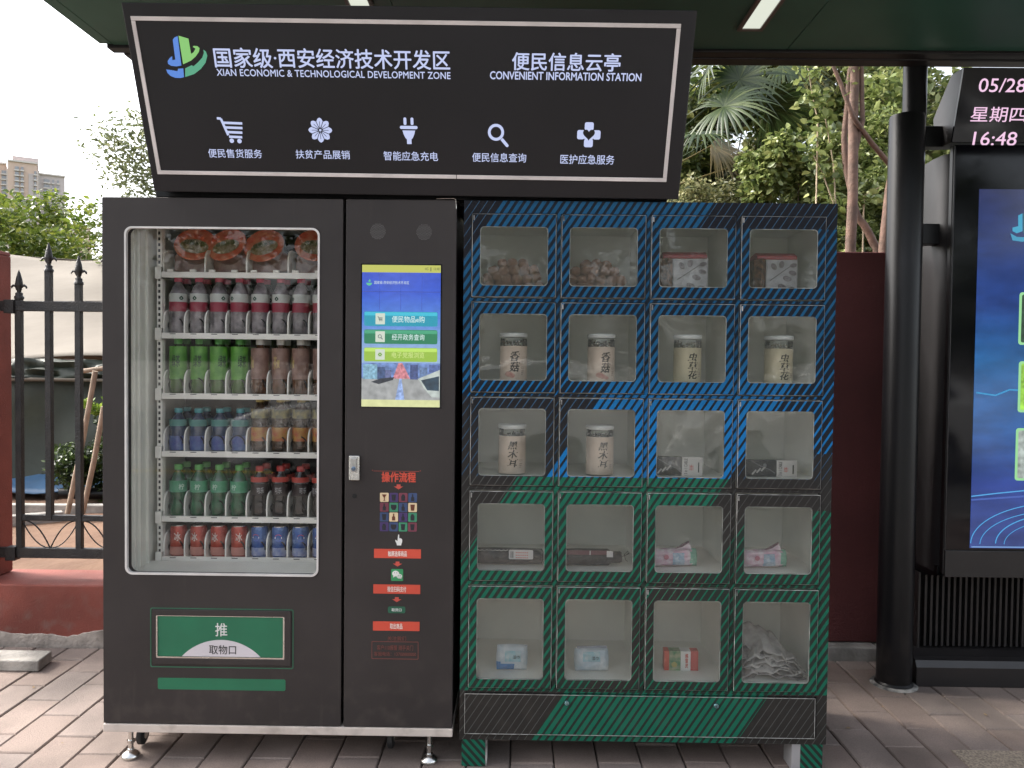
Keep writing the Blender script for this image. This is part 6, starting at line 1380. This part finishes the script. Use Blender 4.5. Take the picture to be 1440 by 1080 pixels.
# fan palm
pm = thing('fan_palm', 'fan palm with drooping green fronds beside the sign edge', 'palm', (1.95, 4.4, g0))
lm_palm = leafmat('palm_blade', (.016, .034, .010), (.045, .07, .022), (.095, .12, .042), .25); lm_palmd = leafmat('palm_dry_blade', (.12, .10, .03), (.22, .17, .07), (.34, .25, .12), .2)
branch('trunk', [(0, 0, -.05), (.02, 0, 1.2), (0, 0, 2.35)], .09, .08, pm, m_bark)
def frond(tip, rad, tilt, roll, mt, nblade=34, spread=300, seed=0):
    """one fan: petiole from the trunk top, then blades radiating from its end and drooping"""
    rs = random.Random(seed); top = Vector((0, 0, 2.35)); tip = Vector(tip)
    mb = MB(); mb.tube([top, (top+tip)/2+Vector((0, 0, .08)), tip], [.010, .008, .006], 6)
    out_ = (tip-top).normalized(); side = out_.cross(Vector((0, 0, 1))).normalized(); upn = side.cross(out_)
    out_ = (Matrix.Rotation(tilt, 3, side) @ out_); upn = side.cross(out_); side = (Matrix.Rotation(roll, 3, out_) @ side); upn = side.cross(out_)
    for k_ in range(nblade):
        an = R(-spread/2+spread*k_/(nblade-1)+rs.uniform(-2, 2)); d = out_*math.cos(an)+side*math.sin(an); l_ = rad*(1-.25*abs(an)/3.1)*rs.uniform(.85, 1.08); sd = d.cross(upn).normalized()
        vs = []; w0 = rad*.030; n_ = 5
        for q in range(n_+1):
            t_ = q/n_; c_ = tip+d*l_*t_+upn*(.04*math.sin(t_*3)*rad)-Vector((0, 0, 1))*(rad*.42*max(0, t_-.35)**1.6); wq = w0*(1-.15*t_ if t_ < .5 else (1-t_)*1.85+.02)*min(1, .35+t_*2.2)
            vs += [c_-sd*wq, c_+upn*wq*.3, c_+sd*wq]
        mb.add(vs, [(3*q, 3*q+1, 3*q+4, 3*q+3) for q in range(n_)]+[(3*q+1, 3*q+2, 3*q+5, 3*q+4) for q in range(n_)])
    obj('frond', mb, mt, pm, smooth=70)
def FP(u, v, Y): x, z = M(u, v, Y); return (x-1.95, Y-4.4, z-g0)
frond(FP(1018, 150, 3.9), .52, R(-25), R(50), lm_palm, seed=1); frond(FP(1040, 112, 4.1), .50, R(0), R(70), lm_palm, seed=2)
frond(FP(985, 190, 3.9), .48, R(-40), R(20), lm_palm, seed=3); frond(FP(1080, 150, 4.3), .55, R(-45), R(-30), lm_palm, spread=170, seed=4)
frond(FP(1000, 95, 4.2), .55, R(10), R(10), lm_palm, seed=5); frond(FP(1058, 225, 4.1), .42, R(-60), R(10), lm_palmd, spread=150, seed=6)
frond(FP(1100, 90, 4.5), .50, R(-20), R(60), lm_palm, seed=7); frond(FP(960, 130, 4.4), .5, R(0), R(0), lm_palm, seed=8); frond(FP(1000, 205, 4.3), .5, R(-60), R(40), lm_palmd, spread=160, seed=9)

# ------------------------------------------------------------------ far buildings
m_tower = mat('hazed_pink_tower_render', (.60, .46, .38), rough=.9, var=.05, scale=.05); m_towerg = mat('grey_brick_tower', (.50, .45, .44), rough=.9, var=.06, scale=.08); m_towerw = mat('white_tower_trim', (.62, .58, .55), rough=.9); m_win = mat('hazed_tower_window_glass', (.27, .28, .30), rough=.2, spec=.6)  # distance haze painted in: walls and windows lightened
DY = 250.0
def far(u, v): return M(u, v, DY)
bt_ = thing('apartment_tower', 'tall pale apartment tower rising beyond the trees on the left', 'apartment tower', (far(40, 320)[0], DY, 0)); bx_0 = bt_.location.x; bt_.rotation_euler.z = math.atan(680/1100)
def fb(name, u0_, u1_, v0_, dy0, dy1, m_, zb=0, vb=None):
    x0_, z1_ = far(u0_, v0_); x1_ = far(u1_, v0_)[0]; z0_ = zb if vb is None else far(u0_, vb)[1]
    return obj(name, MB().box(x0_-bx_0, x1_-bx_0, dy0, dy1, z0_, z1_), m_, bt_)
main = fb('main_block', 15.5, 50.5, 228, 0, 14, m_tower); right_ = fb('right_block', 52, 84.5, 239.5, 3, 16, m_towerg); left_ = fb('left_block', -22, 13.5, 229, 4, 16, m_tower)
fb('stair_core', 50.6, 53, 236, 2, 14, m_towerw); fb('left_core', 13.6, 15.4, 238, 2, 14, m_towerw)
fb('roof_penthouse', 20.5, 51.8, 217.5, 4, 12, m_towerg, vb=227.8); fb('roof_cornice', 15, 51, 227.2, -.5, -.02, m_towerw, vb=229.5); fb('roof_cornice', 51.8, 85, 238.8, 2.4, 2.98, m_towerw, vb=241); fb('roof_cornice', -22, 14, 228.5, 3.4, 3.98, m_towerw, vb=231)
fb('grey_side_band', 40, 46, 244, -.25, -.02, m_towerg); fb('grey_lower_band', 16, 50, 281, -.3, -.26, m_towerg)
for name, cols, yf, v00 in (('window', [(24, 28.5), (31, 34)], -.45, 236), ('window', [(47, 49.5)], -.4, 240), ('window', [(58.5, 65.5), (69, 71), (75, 77)], 2.7, 247), ('window', [(-14, -9), (-3, 1.5), (8, 14.5)], 3.7, 240)):
    for a, b_ in cols:
        mb = MB(); mw = MB(); k_ = 0; v = v00
        while v < 322:
            x0_, z1_ = far(a, v); x1_, z0_ = far(b_, v+4.2); mb.box(x0_-bx_0, x1_-bx_0, yf, yf+.6, z0_, z1_); mw.box(x0_-bx_0-.2, x1_-bx_0+.2, yf-.35, yf+.3, z0_-.5, z0_-.05); v += 7.4
        o = obj('window_column', mb, m_win, bt_); o['kind'] = 'stuff'; o = obj('balcony_column', mw, m_towerw, bt_); o['kind'] = 'stuff'
lb_ = thing('low_house', 'small pinkish flat building peeping over the treetops', 'house', (far(98, 316)[0], DY, 0)); o2 = lb_.location.x; lb_.rotation_euler.z = math.atan(620/1100)
x0_, z1_ = far(88, 314.5); x1_ = far(124, 314.5)[0]; obj('wall', MB().box(x0_-o2, x1_-o2, 0, 12, 0, z1_), mat('pink_far_wall', (.55, .38, .33), rough=.9), lb_)
x0_, z1_ = far(92, 311.5); x1_ = far(97, 311.5)[0]; obj('roof_hut', MB().box(x0_-o2, x1_-o2, 2, 6, 20, z1_), m_towerw, lb_)

# ------------------------------------------------------------------ across the road, behind the photographer (seen in the reflections)
m_hedge = leafmat('roadside_leaf', (.02, .04, .012), (.05, .08, .02), (.10, .13, .04), .3)
tag(obj('far_pavement', MB().box(-60, 60, -17, -14.0, -.05, .09), m_concrete), kind='structure')
for k_ in range(7):
    x = -15+5.4*k_+random.uniform(-.6, .6)
    tree(x, -15.6, 6.2+random.uniform(-.5, .6), 5.4, 5200, .24, 'street tree across the road behind the photographer, number %s along the kerb' % ['one', 'two', 'three', 'four', 'five', 'six', 'seven'][k_], 60+k_, m_hedge, .75, 34, .14, .05, .12, group='street trees across the road', name='street_tree')
m_carw = mat('white_car_paint', (.70, .70, .69), rough=.25, var=.02, coat=.6); m_carg = mat('car_window', (.01, .012, .014), rough=.08); m_tyre = mat('tyre', (.018, .018, .018), rough=.8); m_alloy = mat('alloy_wheel', (.45, .45, .45), rough=.3, metal=.8)
def car(x0, y0, label):
    t = thing('parked_car', label, 'car', (x0, y0, -.035))
    low = [(-2.15, .32), (-2.18, .55), (-2.12, .80), (-1.75, .93), (-.95, 1.02), (2.02, 1.04), (2.16, .86), (2.15, .34)]
    lower = []
    for x, z in low: lower.append((x, z))
    def arch(cx): return [(cx+.37*math.cos(R(a)), .33+.37*math.sin(R(a))) for a in range(180, -1, -20)][::-1]
    prof_ = [(-2.15, .26)]+[(q[0], max(q[1], .26)) for q in arch(-1.35)[::-1]]+[(q[0], max(q[1], .26)) for q in arch(1.30)[::-1]]+[(2.15, .26)]+[(2.17, .86), (2.02, 1.04), (-.95, 1.02), (-1.75, .93), (-2.12, .80), (-2.18, .55)]
    obj('car_body', MB().prism(prof_, -.86, .86), m_carw, t, smooth=30, bevel=.05, bseg=3)
    cab = [(-.95, 1.01), (-.25, 1.42), (.15, 1.49), (1.25, 1.47), (1.75, 1.28), (2.02, 1.03)]
    mb = MB().prism(cab, -.74, .74); n = len(cab)
    mb.v = [(x, y*(1 if z < 1.1 else .86), z) for x, y, z in mb.v]; obj('cabin', mb, m_carw, t, smooth=30, bevel=.03)
    for sgn in (1,):
        for a, b_ in (((-.72, 1.06), (.38, 1.40)), ((.44, 1.06), (1.62, 1.38))):
            mb = MB().prism([(a[0], a[1]), (b_[0], a[1]), (b_[0]-(.0 if a[0] < 0 else .22), b_[1]), (a[0]+(.60 if a[0] < 0 else .0), b_[1])], 0, .004)
            mb.v = [(x, .79-(z-1.03)*.27+y, z) for x, y, z in mb.v]; obj('side_window', mb, m_carg, t)
    for cx in (-1.35, 1.30):
        for sy in (-.80, .80):
            w__ = obj('wheel', MB().lathe([(.22, -.09), (.31, -.08), (.325, 0), (.31, .08), (.22, .09)], (0, 0, 0), 28).xf(Matrix.Translation((cx, sy, .325)) @ Matrix.Rotation(R(90), 4, 'X')), m_tyre, t, smooth=40)
            mb = MB(); yy = sy+(.093 if sy > 0 else -.093)
            mb.ring(circ(cx, .325, .215, 24), circ(cx, .325, .19, 24), yy-.01, yy+.01)
            for q in range(7): stroke(mb, [(cx, .325), (cx+.2*math.cos(R(q*51.4)), .325+.2*math.sin(R(q*51.4)))], .04, yy-.008, yy+.006+.0003*q)
            obj('rim', mb, m_alloy, w__)
    obj('headlight', MB().box(-2.17, -1.9, .55, .84, .66, .80), m_alloy, t, bevel=.03); obj('door_handle', MB().box(.15, .32, .86, .885, .86, .89), m_carw, t, bevel=.01)
    return t
car(.45, -6.5, 'white hatchback parked on the road behind the photographer, to the left')
car(5.2, -6.3, 'white hatchback parked on the road behind the photographer, to the right')

m_litter = leafmat('dry_litter_leaf', (.10, .07, .03), (.20, .13, .06), (.30, .22, .10), .1)
LWHERE = ['nearest the kerb block', 'left of the front levelling foot', 'lying by the low red wall', 'right of the locker legs', 'near the foot of the round column', 'in front of the kiosk plinth']
for k_, (lx_q, ly_q) in enumerate(((-.62, .60), (-.22, .12), (-.35, .88), (2.72, .33), (2.93, .52), (3.32, .45))):
    lx_, ly_ = (random.uniform(-.8, -.05), random.uniform(.05, .95)) if k_ < 6 else ((random.uniform(2.6, 3.7), random.uniform(-.05, .6)) if k_ < 13 else (random.uniform(.1, 2.3), random.uniform(.1, .9)))
    o = leaf_mesh('fallen_leaf', [(0, 0, .004)], random.uniform(.018, .034), m_litter, None, droop=0, seed=200+k_, up=6); o.location = (lx_q, ly_q, .002)
    for v in o.data.vertices: v.co.z = .003+v.co.z*.15
    tag(o, 'small dry leaf on the paving '+LWHERE[k_], 'fallen leaf', 'dry leaves scattered on the paving')
